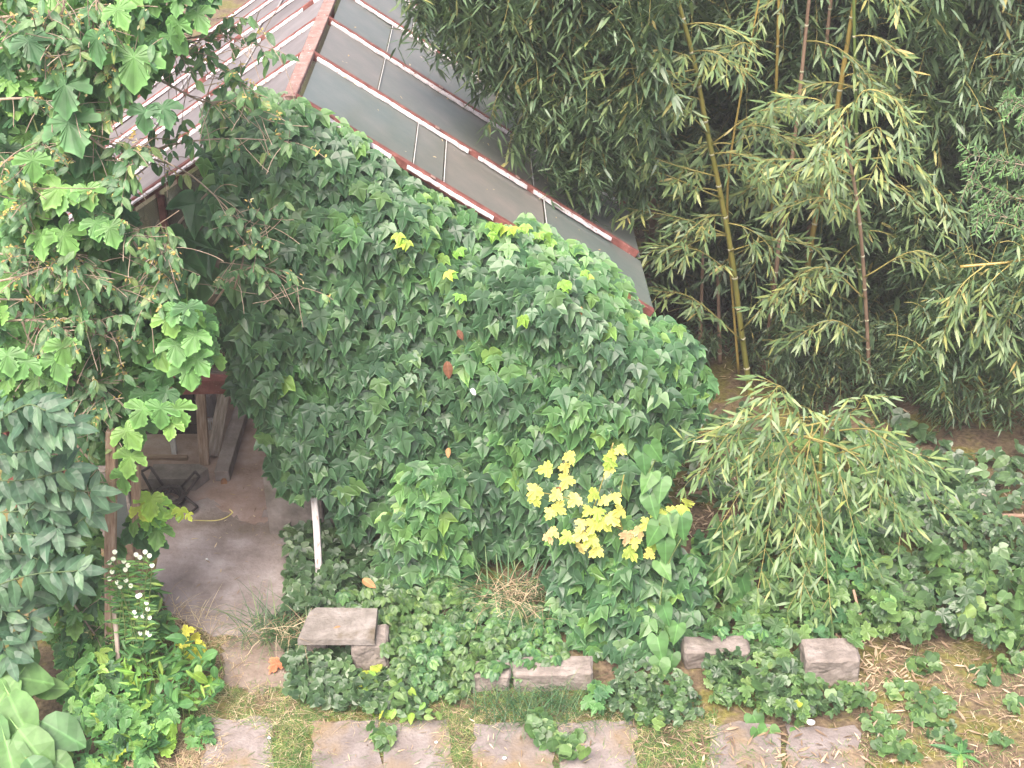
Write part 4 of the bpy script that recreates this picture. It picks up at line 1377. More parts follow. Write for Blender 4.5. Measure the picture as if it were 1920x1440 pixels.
# larger dark grape-like leaves hanging in the shade by the ivy
it = []
root = thing('vine_leaves', 'large dark lobed vine leaves hanging above the doorway', 'vine', tuple(P(330, 520, 9.6)))
for u, v, sz in ((330, 505, 84), (370, 540, 88), (320, 560, 80), (390, 480, 70), (265, 570, 78), (290, 610, 70), (425, 440, 70), (365, 400, 76), (400, 400, 70), (300, 540, 74), (345, 460, 70), (245, 600, 66), (410, 360, 60), (440, 540, 62), (280, 640, 60), (240, 740, 70), (250, 710, 60), (265, 760, 56), (230, 690, 60)):
    k, M = hang(u, v, 9.62, sz, tilt=20, tsd=9, ysd=20, k=5, tsp=.2, sx=1.1)
    it.append((k, M, sz))
dress(root, it, T_IVY, M_IVY, 60)
g = Geo(); g.add(*tube(spline([P(235, 770, 9.68), P(300, 480, 9.68), P(420, 330, 9.68)], 8), .012, 6)); g.build('stem', M_TWIG, root)

# twiggy shrub with withered yellow flowers
shrub = thing('flowering_shrub', 'twiggy shrub with arching branches and withered yellow flower clusters', 'shrub', tuple(G(60, 1150)))
litems, fitems = [], []
BR = [[(-60, 40), (60, 30), (150, 60), (200, 100), (260, 110)], [(-60, 100), (40, 90), (150, 130), (230, 160)], [(150, -60), (180, 0), (170, 60), (130, 110)], [(-60, 190), (60, 185), (125, 205), (190, 220)],
      [(250, -60), (290, 40), (330, 80), (420, 70), (520, 95)], [(200, 100), (300, 90), (380, 110), (470, 170)], [(280, 10), (330, 70), (400, 60), (480, 40)], [(120, 20), (240, 60), (330, 130), (420, 140)],
      [(180, 260), (260, 290), (360, 330), (470, 440), (480, 480)], [(250, 300), (330, 270), (430, 260), (540, 265)], 
      [(400, 570), (440, 520), (490, 500), (570, 540)], [(440, 540), (455, 490), (460, 440), (500, 400)], [(-60, 330), (40, 290), (80, 270), (40, 370)], [(-60, 420), (20, 400), (60, 380), (30, 330)],
      [(-60, 560), (90, 562), (160, 560), (250, 530)], [(-60, 610), (60, 600), (130, 620), (190, 600)], [(-60, 540), (30, 520), (100, 500), (160, 520)], [(40, 600), (70, 650), (160, 640), (220, 640)],
      [(110, 700), (150, 720), (180, 760), (180, 820)], [(120, 690), (170, 710), (190, 740), (150, 790)], [(-60, 470), (60, 480), (120, 470), (170, 500)], [(180, 420), (250, 430), (290, 440), (320, 470)], [(150, 240), (200, 280), (250, 290), (210, 350)],
      [(100, -60), (120, 10), (90, 60), (40, 60)], [(300, 150), (380, 190), (440, 190), (490, 220)], [(230, 420), (270, 480), (310, 500), (280, 560)], [(140, 830), (180, 880), (160, 900), (140, 920)], [(130, 1120), (170, 1180), (190, 1210), (160, 1260)]]
for bi, br in enumerate(BR):
    Yb = 8.75 + .3 * noise.noise(Vector((bi * 3.1, 0, 0))) + (.75 if br[-1][0] > 380 else 0)
    pts = spline([P(u, v, Yb - .06 * i) for i, (u, v) in enumerate(br)], 6)
    g = Geo()
    m = len(pts)
    g.add(*tube(pts, [max(.003, .011 * (1 - .8 * i / m)) for i in range(m)], 5))
    for i in range(5, m):
        for rep in range((1 if rnd.random() < .75 else 2) if br[-1][0] < 380 else (1 if rnd.random() < .6 else 0)):
            d = norm(pts[i] - pts[i - 1])
            tw = arc(pts[i], d * .7 + Vector((gauss(0, .6), gauss(-.2, .4), gauss(.25, .5))), rnd.uniform(.12, .34), .55, 5)
            g.add(*tube(tw, .0032, 3, False))
            for j in range(1, 6):
                for s2 in (-1, 1):
                    if rnd.random() < .5:
                        dd = norm(Vector((gauss(0, .5) + .4 * s2, -.3 + gauss(0, .3), -.7)))
                        n = norm(Vector((gauss(0, .5), -.6, .7)))
                        litems.append((rnd.randrange(3), frame(tw[j], n, dd, rnd.uniform(.07, .125), .85), rnd.random()))
            if rnd.random() < .62:
                c = tw[-1]
                for q in range(rnd.randrange(5, 11)):
                    fitems.append((rnd.randrange(3), frame(c.lerp(tw[3], rnd.random()) + Vector((gauss(0, .014), gauss(0, .014), gauss(0, .014))), norm((gauss(0, .6), -.5, .7)), norm((gauss(0, 1), gauss(0, 1), gauss(.2, .6))), rnd.uniform(.02, .042), .7), rnd.random()))
    for q in range(14):                # bare grey twigs that curl past the leaves
        i = rnd.randrange(3, m)
        tw = arc(pts[i], Vector((gauss(.3, .7), gauss(-.5, .3), gauss(.1, .6))), rnd.uniform(.2, .45), rnd.uniform(-.8, 1.2), 7)
        g.add(*tube(tw, .0035, 3, False))
    g.build('branch', M_TWIG, shrub)
dress(shrub, litems, T_OV, M_SHRUB, 300)
dress(shrub, fitems, T_OV, M_FLOW, 200, name='flower', mass='flower_mass')

# pinnate shrub, lower left
ash = thing('pinnate_shrub', 'blue-green shrub with long feather-like leaves at the lower left', 'shrub', tuple(G(-40, 1330)))
M_STALK = surf_mat('dark green stalk', [(.3, (.05, .09, .04)), (.7, (.09, .13, .05))], 12, rough=.6, bump=.1)
items = []
FR = [[(-60, 830), (60, 800), (150, 800)], [(-40, 900), (60, 900), (150, 880), (190, 850)][:3], [(20, 1010), (90, 930), (195, 920)], [(-60, 960), (30, 960), (120, 950)], [(-40, 1050), (60, 1040), (160, 1090)], [(-60, 1120), (60, 1080), (170, 1070)],
      [(-60, 780), (20, 770), (90, 790)], [(-60, 1010), (40, 1000), (130, 1010)], [(-60, 1150), (0, 1130), (60, 1190)], [(-70, 1060), (0, 1120), (80, 1160)], [(-60, 860), (30, 850), (110, 840)], [(-60, 1190), (0, 1180), (40, 1230)], [(20, 780), (70, 860), (130, 990)], [(60, 960), (130, 990), (200, 960)], [(-40, 930), (0, 1000), (20, 1080)], [(-20, 800), (60, 760), (110, 770)]]
for fi, fr_ in enumerate(FR):
    Yb = 7.7 + .12 * (fi % 5) * .6
    pts = spline([P(u - 24 * (i / (len(fr_) - 1)), v, Yb - .05 * i) for i, (u, v) in enumerate(fr_)], 8)
    g = Geo()
    g.add(*tube(pts, .006, 4))
    g.build('leaf_stalk', M_STALK, ash)
    m = len(pts)
    acc = 0
    for i in range(3, m):
        d = norm(pts[i] - pts[i - 1])
        if i % 2 and i < m - 1:
            continue
        for sg in (-1, 1):
            sd = norm(d.cross(Vector((0, -.75, .65)))) * sg
            dd = norm(d * .55 + sd + Vector((gauss(0, .18), gauss(0, .18), -.2 + gauss(0, .2))))
            n = norm(Vector((gauss(0, .35), -.6 + gauss(0, .3), .75)))
            items.append((rnd.randrange(3), frame(pts[i], n, dd, rnd.uniform(.13, .22), rnd.uniform(.75, 1.0)), 1 + rnd.random()))
    d = norm(pts[-1] - pts[-2])
    items.append((0, frame(pts[-1], norm((0, -.6, .75)), d, .21, .8), 2))
for u, v in scatter([(-60, 760), (120, 770), (150, 900), (140, 960), (120, 1080), (40, 1240), (-60, 1260)], 34, 26, .6):
    k, M = hang(u, v, 8.15, rnd.uniform(44, 60), tilt=45, k=3, tsp=.8, sx=.85)
    items.append((k, M, rnd.random()))
dress(ash, items, T_OV, M_ASH, 300, name='leaflet')
g = Geo(); g.add(*tube([G(-40, 1330), P(-60, 1000, 8.0), P(-70, 780, 7.9)], .03, 7)); g.build('stem', M_TWIG, ash)

# broad-leaved plant in the corner
broad = thing('broad_leaf_plant', 'pale green broad-leaved plant in the bottom left corner', 'plant', tuple(G(20, 1440)))
items = []
c0 = G(25, 1420)
for u, v, sz, z in ((40, 1270, 95, .55), (110, 1370, 90, .4), (30, 1340, 110, .5), (60, 1400, 100, .4), (5, 1300, 85, .5), (20, 1430, 100, .35), (90, 1290, 60, .35), (-20, 1380, 100, .45), (70, 1450, 80, .3), (-10, 1250, 70, .5), (110, 1430, 60, .25), (50, 1235, 60, .5)):
    p = G(u, v, z)
    d = norm(Vector((p.x - c0.x, (p.y - c0.y) * .6 - .12, -.12)))
    s = sz * mpp(p)
    n = norm(Vector((gauss(0, .2), -.45, .85)))
    t = norm(d - n * d.dot(n))
    items.append((rnd.randrange(3), frame(p - t * .45 * s, n, t, s), sz))
    g = Geo(); g.add(*tube([c0, c0.lerp(p, .5) + Vector((0, 0, .1)), p - t * .45 * s], .008, 5)); g.build('stalk', M_VINE, broad)
dress(broad, items, T_BROAD, M_BROAD, 60)


# ================================================================ low plants
def lowplant(name, label, poly, h, du, dv, sz, tms, mat, mats=None, pick=None, layers=2, nobj=100, cat='plant', tilt=58, group=None, sx=1.0, keep=1.0):
    cu = sum(q[0] for q in poly) / len(poly); cv = sum(q[1] for q in poly) / len(poly)
    root = thing(name, label, cat, tuple(G(cu, cv)), group)
    items = []
    stems = Geo()
    for lay in range(layers):
        for u, v in scatter(poly, du, dv, .6, keep):
            z = max(.015, h * (1 - lay / (layers + .5)) * (.65 + .7 * noise.noise(Vector((u * .018, v * .018, lay)))) + rnd.uniform(-.03, .03))
            s = rnd.uniform(*sz)
            k, M = bed(u, v, z, s, len(tms), tilt, sx=sx)
            items.append((k, M, layers - lay + rnd.random(), 0 if pick is None else pick(u, v)))
            if lay == 0 and rnd.random() < .25:
                p = Vector(M[:3, 3])
                stems.add(*tube([Vector((p.x + gauss(0, .04), p.y + .06, 0)), p], .004, 3, False))
    if stems.n:
        stems.build('stems', M_VINE, root, kind='stuff')
    dress(root, items, tms, mat, nobj, mats=mats)
    return root


bp = brightpick(.1, .02)
lowplant('weed_clump', 'tall pale green weeds beside the foot of the brown post', [(215, 1090), (290, 1080), (320, 1170), (400, 1230), (420, 1290), (380, 1330), (300, 1330), (230, 1290), (200, 1200)], .45, 18, 15, (22, 42), T_OV + T_LANCE + T_LANCE, None, [M_WEED, M_LIME], brightpick(.5, .02), 3, 150, tilt=48)
lowplant('weed_patch', 'mixed darker weeds between the broad-leaved plant and the post', [(90, 1180), (200, 1150), (230, 1290), (330, 1330), (300, 1400), (210, 1410), (130, 1340)], .32, 20, 16, (20, 36), T_HOP + T_LANCE + T_S3 + T_JAG, None, [M_WEED, M_HOP], bp, 3, 120)
lowplant('yellowing_weed', 'low weed with yellow lobed leaves near the bottom left pavers', [(205, 1370), (240, 1340), (320, 1345), (318, 1400), (250, 1425), (210, 1420)], .14, 30, 24, (30, 44), T_JAG, M_LIME, None, None, 2, 40)
lowplant('yellow_leaf_plant', 'bright yellow leaves beside the end of the concrete path', [(330, 1165), (362, 1165), (385, 1215), (360, 1245), (340, 1215)], .3, 20, 19, (20, 32), T_JAG, leaf_mat('bright yellow leaf', [(0, (.42, .42, .06)), (1, (.55, .52, .08))], .5, .3, .3), None, None, 2, 25)
lowplant('corner_weed', 'low weeds left of the first paver', [(120, 1390), (200, 1400), (290, 1420), (300, 1460), (100, 1460)], .15, 22, 18, (24, 40), T_JAG + T_LANCE, M_WEED, None, None, 2, 60)
lowplant('paver_weed', 'small green weed at the left edge of the first grey paver', [(345, 1350), (395, 1345), (400, 1395), (350, 1410)], .1, 17, 15, (20, 30), T_JAG, M_WEED, None, None, 2, 25, group='weeds among the pavers')
lowplant('joint_weed', 'small bright weed growing on the pale paver right of the grass gap', [(690, 1365), (738, 1362), (740, 1400), (695, 1405)], .1, 15, 13, (20, 30), T_S3, M_CREEP, None, None, 2, 25, group='weeds among the pavers')
lowplant('kerb_weed', 'leafy weed strand crossing the pavers before the kerb', [(978, 1335), (1020, 1340), (1050, 1370), (1095, 1375), (1100, 1415), (1060, 1425), (1000, 1385)], .12, 17, 14, (20, 32), T_S3 + T_RND, M_CREEP, None, None, 2, 40, group='weeds among the pavers')
lowplant('yellow_green_weed', 'yellow-green fine weed below the upright slab block', [(660, 1265), (720, 1245), (765, 1280), (790, 1320), (830, 1345), (740, 1350), (680, 1330)], .2, 15, 12, (16, 26), T_OV, None, [M_LIME, M_CREEP], brightpick(-.1, .02), 3, 80)
lowplant('lobed_weed', 'bright lobed weed right of the dark drooping grass', [(1098, 1290), (1140, 1275), (1150, 1330), (1110, 1340)], .2, 22, 18, (28, 40), T_JAG, M_HOP, None, None, 2, 25)
lowplant('dark_weed', 'dark weeds under the ivy mound along the kerb', [(1150, 1250), (1230, 1240), (1290, 1270), (1320, 1340), (1260, 1365), (1180, 1350), (1140, 1310)], .2, 18, 14, (18, 28), T_S3 + T_PALM, None, [M_IVYD, M_CREEP], brightpick(.1, .02), 3, 80)
lowplant('leafy_ground_cover', 'lush leafy ground cover between the two right-hand kerb blocks', [(1320, 1235), (1400, 1205), (1500, 1230), (1520, 1275), (1620, 1285), (1600, 1330), (1500, 1350), (1420, 1330), (1340, 1310)], .25, 20, 16, (20, 33), T_JAG + T_S3 + T_PALM, None, [M_CREEP, M_IVYD], brightpick(.15, .02), 3, 140)
lowplant('shaded_bramble', 'dark round-leaved bramble below the arching bamboo on the right', [(1690, 900), (1790, 880), (1850, 930), (1920, 990), (1980, 1000), (1980, 1060), (1800, 1030), (1700, 1000)], .4, 20, 16, (22, 32), T_PALM + T_S3, None, [M_IVYD, M_CREEP], brightpick(.3), 3, 150)
lowplant('right_bush', 'low leafy bush of lighter green at the right edge', [(1640, 1060), (1720, 1010), (1820, 1040), (1980, 1020), (1980, 1190), (1900, 1215), (1780, 1180), (1700, 1200), (1640, 1160)], .45, 24, 18, (26, 40), T_PALM + T_S3 + T_JAG[:1], None, [M_IVYD, M_CREEP], brightpick(-.1, .02), 3, 200)
lowplant('middle_weeds', 'shaded weeds under the drooping bamboo beside the ivy mound', [(1310, 1010), (1400, 960), (1520, 960), (1690, 980), (1660, 1190), (1540, 1210), (1420, 1200), (1320, 1190), (1310, 1100)], .35, 25, 20, (26, 42), T_JAG + T_PALM, None, [M_CREEP, M_HOP], brightpick(.05), 3, 150)
lowplant('grove_undergrowth', 'dim undergrowth at the foot of the bamboo behind the ivy corner', [(1280, 780), (1340, 760), (1420, 770), (1480, 850), (1400, 960), (1300, 930), (1270, 860)], .3, 24, 20, (24, 36), T_OV + T_LANCE + T_S3, M_IVYD, None, None, 2, 80, keep=.85)
lowplant('fountain_undergrowth', 'mixed green undergrowth showing through the arching young bamboo', [(1380, 830), (1500, 790), (1640, 800), (1720, 860), (1700, 1000), (1520, 1000), (1400, 960)], .45, 24, 20, (24, 38), T_JAG + T_PALM + T_OV, None, [M_IVYD, M_CREEP], brightpick(.1), 3, 100)
lowplant('far_undergrowth', 'dim undergrowth beneath the dark hollow of the bamboo', [(1580, 800), (1700, 780), (1800, 850), (1980, 830), (1980, 960), (1800, 940), (1680, 900)], .4, 26, 22, (24, 38), T_LANCE + T_OV + T_S3, M_IVYD, None, None, 3, 80, keep=.85)
SPOTS = [(1735, 1245, 32, 'small seedling patch just before the right-hand bush, left of the bare earth'), (1690, 1290, 30, 'seedling tuft an arm away right of the squared block'), (1738, 1327, 48, 'largest leafy seedling patch in the mossy ground'),
         (1645, 1352, 32, 'seedling patch right of the white stone, nearer the camera than the block'), (1668, 1392, 34, 'seedling patch below the two pavers at the lower right, left of the dandelion'), (1850, 1265, 30, 'seedling tuft under the front edge of the right bush'),
         (1770, 1375, 34, 'seedling patch just behind the dandelion rosette'), (1705, 1415, 26, 'small seedling left of the dandelion rosette at the bottom edge'), (1895, 1320, 24, 'lone small seedling near the right edge in dry moss'),
         (1905, 1240, 36, 'seedling clump touching the right edge below the bush'), (1605, 1302, 32, 'seedlings at the near right foot of the squared block'), (1880, 1385, 20, 'tiny seedling nearest the lower right corner')]
for i, (u, v, r, lab) in enumerate(SPOTS):
    q = [(u + r * math.cos(a) * rnd.uniform(.8, 1.2), v + r * .7 * math.sin(a) * rnd.uniform(.8, 1.2)) for a in np.linspace(0, 2 * math.pi, 8)[:-1]]
    lowplant('seedling', lab, q, .07, 15, 12, (16, 26), T_S3 + T_RND, M_CREEP, None, None, 2, 12, group='seedlings in the mossy ground')
# dandelion rosette
ros = thing('dandelion', 'flat dandelion rosette at the bottom edge on the right', 'dandelion', tuple(G(1800, 1415)))
it = []
for i in range(14):
    a = i * 2.4
    p = G(1800, 1413, .02)
    it.append((rnd.randrange(3), frame(p, (gauss(0, .2), gauss(0, .2), 1), (math.cos(a), math.sin(a), .25), rnd.uniform(.14, .24), 1.2), 1))
dress(ros, it, T_LANCE, M_WEED, 20)


# heart-leaved bindweed
def bindweed(label, chain, Yf, sz, ground=False):
    a = chain[-1]
    root = thing('bindweed', label, 'bindweed', tuple(P(a[0], a[1], Yf(*a))), 'bindweed strands')
    it = []
    for u, v in chain:
        k, M = hang(u + gauss(0, 4), v, Yf(u, v), sz * rnd.uniform(.85, 1.15), tilt=36, tsd=10, ysd=20, k=3, tsp=.25, sx=1.0)
        it.append((k, M, 1))
    dress(root, it, T_HEART, M_BIND, 80)
    g = Geo(); g.add(*tube(spline([P(u + 8 * math.sin(i * 1.7), v - 8, Yf(u, v) + .04) for i, (u, v) in enumerate(chain)], 4), .005, 4)); g.build('stem', M_VINE, root)


bindweed('heart-leaved bindweed trailing down the right flank of the ivy mound', [(1205, 870), (1230, 850), (1215, 905), (1240, 920), (1225, 950), (1265, 985), (1225, 1005), (1250, 1035), (1285, 990), (1248, 1070), (1245, 1155), (1262, 1190), (1240, 1218), (1258, 1245)], lambda u, v: 8.62 - (v - 900) * .0013, 44)
bindweed('heart-leaved bindweed hanging to the ground right of the mound chain', [(1235, 1262), (1268, 1310), (1290, 1335), (1212, 1352), (1250, 1340)], lambda u, v: interp(v, [1260, 1350], [8.05, 7.7]), 46)
bindweed('bindweed climbing beside the kerb under the arching bamboo', [(1370, 1060), (1345, 1100), (1385, 1130), (1405, 1165), (1425, 1150), (1420, 1190), (1440, 1195), (1360, 1080), (1395, 1105)], lambda u, v: interp(v, [1050, 1200], [9.2, 8.55]), 42)
bindweed('low bindweed leaves in the ground cover left of the squared block', [(1350, 1245), (1365, 1265), (1340, 1270), (1420, 1360), (1455, 1385), (1510, 1375), (1425, 1385)], lambda u, v: interp(v, [1240, 1390], [8.2, 7.38]), 40)
# yellow-leaved vine
yv = thing('yellow_vine', 'vine with yellow lobed leaves hanging over the ivy mound', 'vine', tuple(P(1130, 1000, 8.7)))
it = []
for u, v in ((1000, 925), (1020, 880), (1040, 930), (1060, 880), (1060, 905), (1075, 940), (1050, 955), (1140, 870), (1150, 855), (1165, 845), (1140, 885), (1110, 930), (1130, 940), (1155, 935), (1100, 960), (1090, 985), (1110, 990), (1085, 1005), (1040, 1000), (1030, 1010), (1060, 1010), (1105, 1015), (1115, 1035), (1090, 1030), (1135, 985), (1150, 975), (1175, 1010), (1200, 1000), (1210, 985), (1190, 1020), (1235, 970), (1260, 965), (1280, 960), (1250, 980), (1215, 1040), (1185, 1040), (1290, 945), (1225, 1025), (1160, 960), (1120, 965), (1005, 940), (1070, 860), (1030, 965)):
    k, M = hang(u, v, 8.62 - (v - 900) * .0006, rnd.uniform(22, 33), tilt=38, k=3, tsp=.6, sx=1.05)
    it.append((k, M, 1))
dress(yv, it, T_JAG, M_YELL, 80)
for pts in ([(1150, 830), (1130, 900), (1110, 960), (1090, 1020)], [(1170, 890), (1160, 960), (1180, 1030)], [(1000, 920), (1080, 940), (1160, 990), (1230, 1010)], [(1300, 940), (1230, 975), (1170, 1000)]):
    g = Geo(); g.add(*tube(spline([P(u, v, 8.7) for u, v in pts], 6), .005, 4)); g.build('stem', M_TWIGG, yv)


# fleabane with white flower heads
fl = thing('fleabane', 'fleabane with clusters of small white daisies beside the brown post', 'flowering plant', tuple(G(250, 1240)))
heads, lv = [], []
for u, v in ((215, 1035), (205, 1055), (212, 1048), (232, 1052), (255, 1040), (262, 1045), (272, 1035), (280, 1042), (285, 1060), (240, 1060), (220, 1092), (225, 1100), (236, 1088), (245, 1098), (205, 1085), (258, 1118), (262, 1116), (275, 1130), (277, 1142), (252, 1148), (255, 1155), (268, 1155), (280, 1158), (262, 1188), (270, 1195), (280, 1190), (258, 1196), (275, 1186), (210, 1072), (235, 1068)):
    p = P(u, v, 8.25)
    base = G(248 + gauss(0, 18), 1260 + gauss(0, 10))
    st = spline([base, base.lerp(p, .6) + Vector((gauss(0, .02), .03, .05)), p], 6)
    g = Geo(); g.add(*tube(st, .004, 4)); g.build('stem', M_VINE, fl)
    g = Geo()
    for q in range(12):
        a = q * math.pi / 6
        g.inst(T_RND[0], [frame(p, (math.sin(a) * .3, -.7, .6), Vector((math.cos(a), math.sin(a) * .5, math.sin(a) * .7)), .024, .7)])
    hd = g.build('flower_head', M_WHITE, fl)
    for j in range(3, len(st) - 1):
        for sg in (-1, 1):
            lv.append((rnd.randrange(3), frame(st[j], (gauss(0, .4), -.6, .7), (sg, gauss(0, .4), .2), rnd.uniform(.06, .11), 1.1), rnd.random()))
dress(fl, lv, T_LANCE, M_WEED, 60)
# young hop tendril reaching into the path
td = thing('hop_tendril', 'yellow-green hop shoot reaching out over the concrete path', 'vine', tuple(G(262, 1180)))
it = []
for u, v, sz in ((282, 950, 44), (300, 958, 36), (275, 985, 40), (290, 975, 36), (320, 962, 26), (338, 966, 24), (262, 1010, 46), (295, 1005, 44), (285, 1030, 40), (250, 985, 36), (355, 970, 14), (270, 960, 36), (243, 1000, 40), (225, 1030, 36)):
    k, M = hang(u, v, 8.78, sz, tilt=40, k=4, tsp=.6)
    it.append((k, M, sz, 1 if u > 265 and v < 985 else 0))
dress(td, it, T_HOP, None, 40, mats=[M_HOP, M_LIME])
g = Geo(); g.add(*tube(spline([P(245, 1010, 8.85), P(290, 965, 8.8), P(360, 975, 8.85), P(410, 975, 8.9), P(435, 962, 8.9), P(430, 955, 8.9)], 6), .005, 4)); g.build('stem', M_TWIGG, td)


# ================================================================ grass, straw, litter
def blade_t(bend, wd=.022):
    V, T = [], []
    n = 4
    for i in range(n + 1):
        f = i / n
        wv = wd * (1 - f ** 1.5)
        V += [(-wv, math.sin(bend * f) / max(bend, .1), (1 - math.cos(bend * f)) / max(bend, .1) * -1), (wv, math.sin(bend * f) / max(bend, .1), (1 - math.cos(bend * f)) / max(bend, .1) * -1)]
    for i in range(n):
        a = 2 * i
        T += [(a, a + 1, a + 3), (a, a + 3, a + 2)]
    return np.array(V, np.float32), np.array(T, np.int32), np.array([(.5, .5)] * len(V), np.float32)


BL = [blade_t(.5), blade_t(1.0), blade_t(1.7), blade_t(2.3)]


def grass(name, label, polys, n, ln, mat, parent=None, upr=.8, wdt=1.0, kind='stuff'):
    g = Geo()
    ml = {i: [] for i in range(4)}
    tot = 0
    for poly, cnt in polys:
        us = [q[0] for q in poly]; vs = [q[1] for q in poly]
        c = 0
        while c < cnt:
            u, v = rnd.uniform(min(us), max(us)), rnd.uniform(min(vs), max(vs))
            if not inpoly(poly, u, v):
                continue
            c += 1
            if noise.noise(Vector((u * .03, v * .03, 8))) < -.28:
                continue
            a = rnd.uniform(0, 2 * math.pi)
            h = Vector((math.cos(a), math.sin(a), 0))
            d = norm(h * rnd.uniform(.2, 1.0) + Vector((0, 0, upr)))
            nrm = norm(h * -.6 + Vector((0, 0, .5)) + Vector((gauss(0, .2), gauss(0, .2), 0)))
            # the blade arches over: its face looks up, back over the root
            ml[rnd.randrange(4)].append(frame(G(u, v, .0), -h * .3 + Vector((0, 0, .9)), d, rnd.uniform(*ln), wdt))
    for i in ml:
        if ml[i]:
            g.inst(BL[i], np.array(ml[i], np.float32))
    o = g.build(name, mat, parent, kind=kind, smooth=False)
    if not parent:
        tag(o, label, 'grass')
    return o


R_ = lambda u0, v0, u1, v1: [(u0, v0), (u1, v0), (u1, v1), (u0, v1)]
grass('turf', 'thin short grass growing around the pavers and along the path edge', [
    (R_(320, 1285, 1280, 1362), 8500), (R_(502, 1335, 598, 1460), 2000), (R_(830, 1340, 905, 1460), 1000), (R_(1180, 1335, 1345, 1460), 2600), (R_(690, 1340, 730, 1460), 160), (R_(1030, 1340, 1060, 1460), 140), (R_(280, 1180, 420, 1300), 700), (R_(300, 1400, 1300, 1460), 900),
    ([(420, 1190), (520, 1190), (560, 1300), (420, 1300)], 420), (R_(1620, 1210, 1960, 1460), 900), (R_(1300, 1380, 1640, 1460), 700)], 0, (.05, .14), M_GRASS, wdt=.9)
grass('dry_grass', 'dry yellow grass fringing the concrete path and pavers', [
    ([(300, 1100), (345, 1110), (420, 1170), (500, 1175), (530, 1200), (430, 1225), (330, 1180)], 1100), (R_(370, 1285, 560, 1360), 900), (R_(230, 1380, 420, 1460), 1300), (R_(560, 1325, 1320, 1370), 1500), (R_(500, 1350, 600, 1460), 300), (R_(825, 1350, 905, 1460), 250), (R_(1180, 1350, 1345, 1460), 400), ([(405, 1190), (450, 1190), (470, 1290), (410, 1290)], 260), (R_(1620, 1200, 1950, 1460), 900), (R_(500, 890, 548, 960), 60)], 0, (.06, .18), M_STRAW, upr=.45, wdt=.7)


def tuft(name, label, c, spread, n, ln, mat, upr, wdt=.5, extra=None):
    root = thing(name, label, 'grass', tuple(G(*c)))
    items = []
    for i in range(n):
        a = rnd.uniform(0, 2 * math.pi)
        h = Vector((math.cos(a), math.sin(a), 0))
        p = G(c[0] + gauss(0, spread), c[1] + gauss(0, spread * .4))
        d = norm(h * rnd.uniform(.05, .8) + Vector((0, 0, upr)))
        items.append((rnd.randrange(4), frame(p, -h * .5 + Vector((0, 0, .4)), d, rnd.uniform(*ln), wdt), rnd.random()))
    dress(root, items, BL, mat, min(n, 120), name='blade', mass='blades')
    if extra:
        it = []
        for i in range(extra):
            a = rnd.uniform(0, 2 * math.pi)
            h = Vector((math.cos(a), math.sin(a), 0))
            p = G(c[0] + gauss(0, spread * .9), c[1] + gauss(0, spread * .4) - 10, rnd.uniform(.0, .3))
            it.append((rnd.randrange(1, 4), frame(p, -h * .5 + Vector((0, 0, .5)), h * rnd.uniform(.4, 1) + Vector((0, -.3, rnd.uniform(.1, .8))), rnd.uniform(.2, .42), .32), rnd.random()))
        dress(root, it, BL, M_STRAW, 100, name='dry_blade', mass='dry_blades')


tuft('tall_grass', 'tall green grass tuft with brown straw between the ivy column and mound', (960, 1130), 42, 150, (.5, 1.2), M_GRASSD, 1.2, .28, 220)
tuft('drooping_grass', 'dark drooping grass tussock before the kerb blocks', (1000, 1325), 60, 420, (.2, .42), M_GRASSD, .7, .45)
tuft('path_grass', 'long arching grass at the right end of the concrete path', (530, 1185), 36, 220, (.25, .6), M_GRASSD, .8, .4, 60)
tuft('path_grass', 'fine pale grass stalks at the left edge of the concrete path', (365, 1165), 34, 70, (.2, .45), M_STRAW, 1.1, .3)
# litter of dead bamboo leaves
g = Geo()
ml = {i: [] for i in range(3)}
for poly, cnt in ((R_(1600, 1195, 1960, 1460), 260), (R_(1560, 1190, 1720, 1290), 200), (R_(1270, 850, 1340, 1000), 150), (R_(1250, 1360, 1640, 1460), 160), (R_(400, 870, 520, 1000), 50), (R_(300, 1000, 550, 1160), 50), (R_(1180, 500, 1700, 1000), 900), (R_(1700, 850, 1960, 1010), 200), (R_(560, 1340, 1330, 1460), 160), (R_(230, 1350, 420, 1460), 160)):
    for _ in range(cnt):
        u, v = rnd.uniform(poly[0][0], poly[2][0]), rnd.uniform(poly[0][1], poly[2][1])
        a = rnd.uniform(0, 2 * math.pi)
        ml[rnd.randrange(3)].append(frame(G(u, v, rnd.uniform(.02, .04)), (gauss(0, .3), gauss(0, .3), 1), (math.cos(a), math.sin(a), gauss(0, .15)), rnd.uniform(.05, .14) * (.6 if u < 1200 else 1), rnd.uniform(.7, 1.2)))
for i in ml:
    g.inst(T_BAM[i], np.array(ml[i], np.float32))
tag(g.build('leaf_litter', M_LITTER, kind='stuff', smooth=False), 'scattered dry bamboo leaves on the ground', 'leaf litter')

# ================================================================ small things
def leafthing(name, label, u, v, z, px, tm, mat):
    root = thing(name, label, 'leaf', tuple(G(u, v)))
    k, M = bed(u, v, z, px, 1, tilt=70)
    dress(root, [(k, M, 1)], [tm], mat, 1, name='blade')


leafthing('dead_leaf', 'orange-red dead leaf upright on the bare earth by the path end', 515, 1248, .06, 32, T_JAG[0], M_ORANGE)
leafthing('dead_leaf', 'small orange-brown leaf lying on the concrete slab', 632, 1178, .34, 18, T_OV[0], M_BROWN)
leafthing('dead_leaf', 'brown curled leaf in the dark ivy left of the ivy column', 690, 1092, .25, 30, T_OV[1], M_BROWN)
leafthing('dead_leaf', 'yellow leaf in the ground cover left of the squared block', 1492, 1320, .2, 22, T_RND[1], M_LIME)
leafthing('dead_leaf', 'reddish dead leaf beside the concrete post end', 420, 905, .03, 22, T_OV[2], M_BROWN)


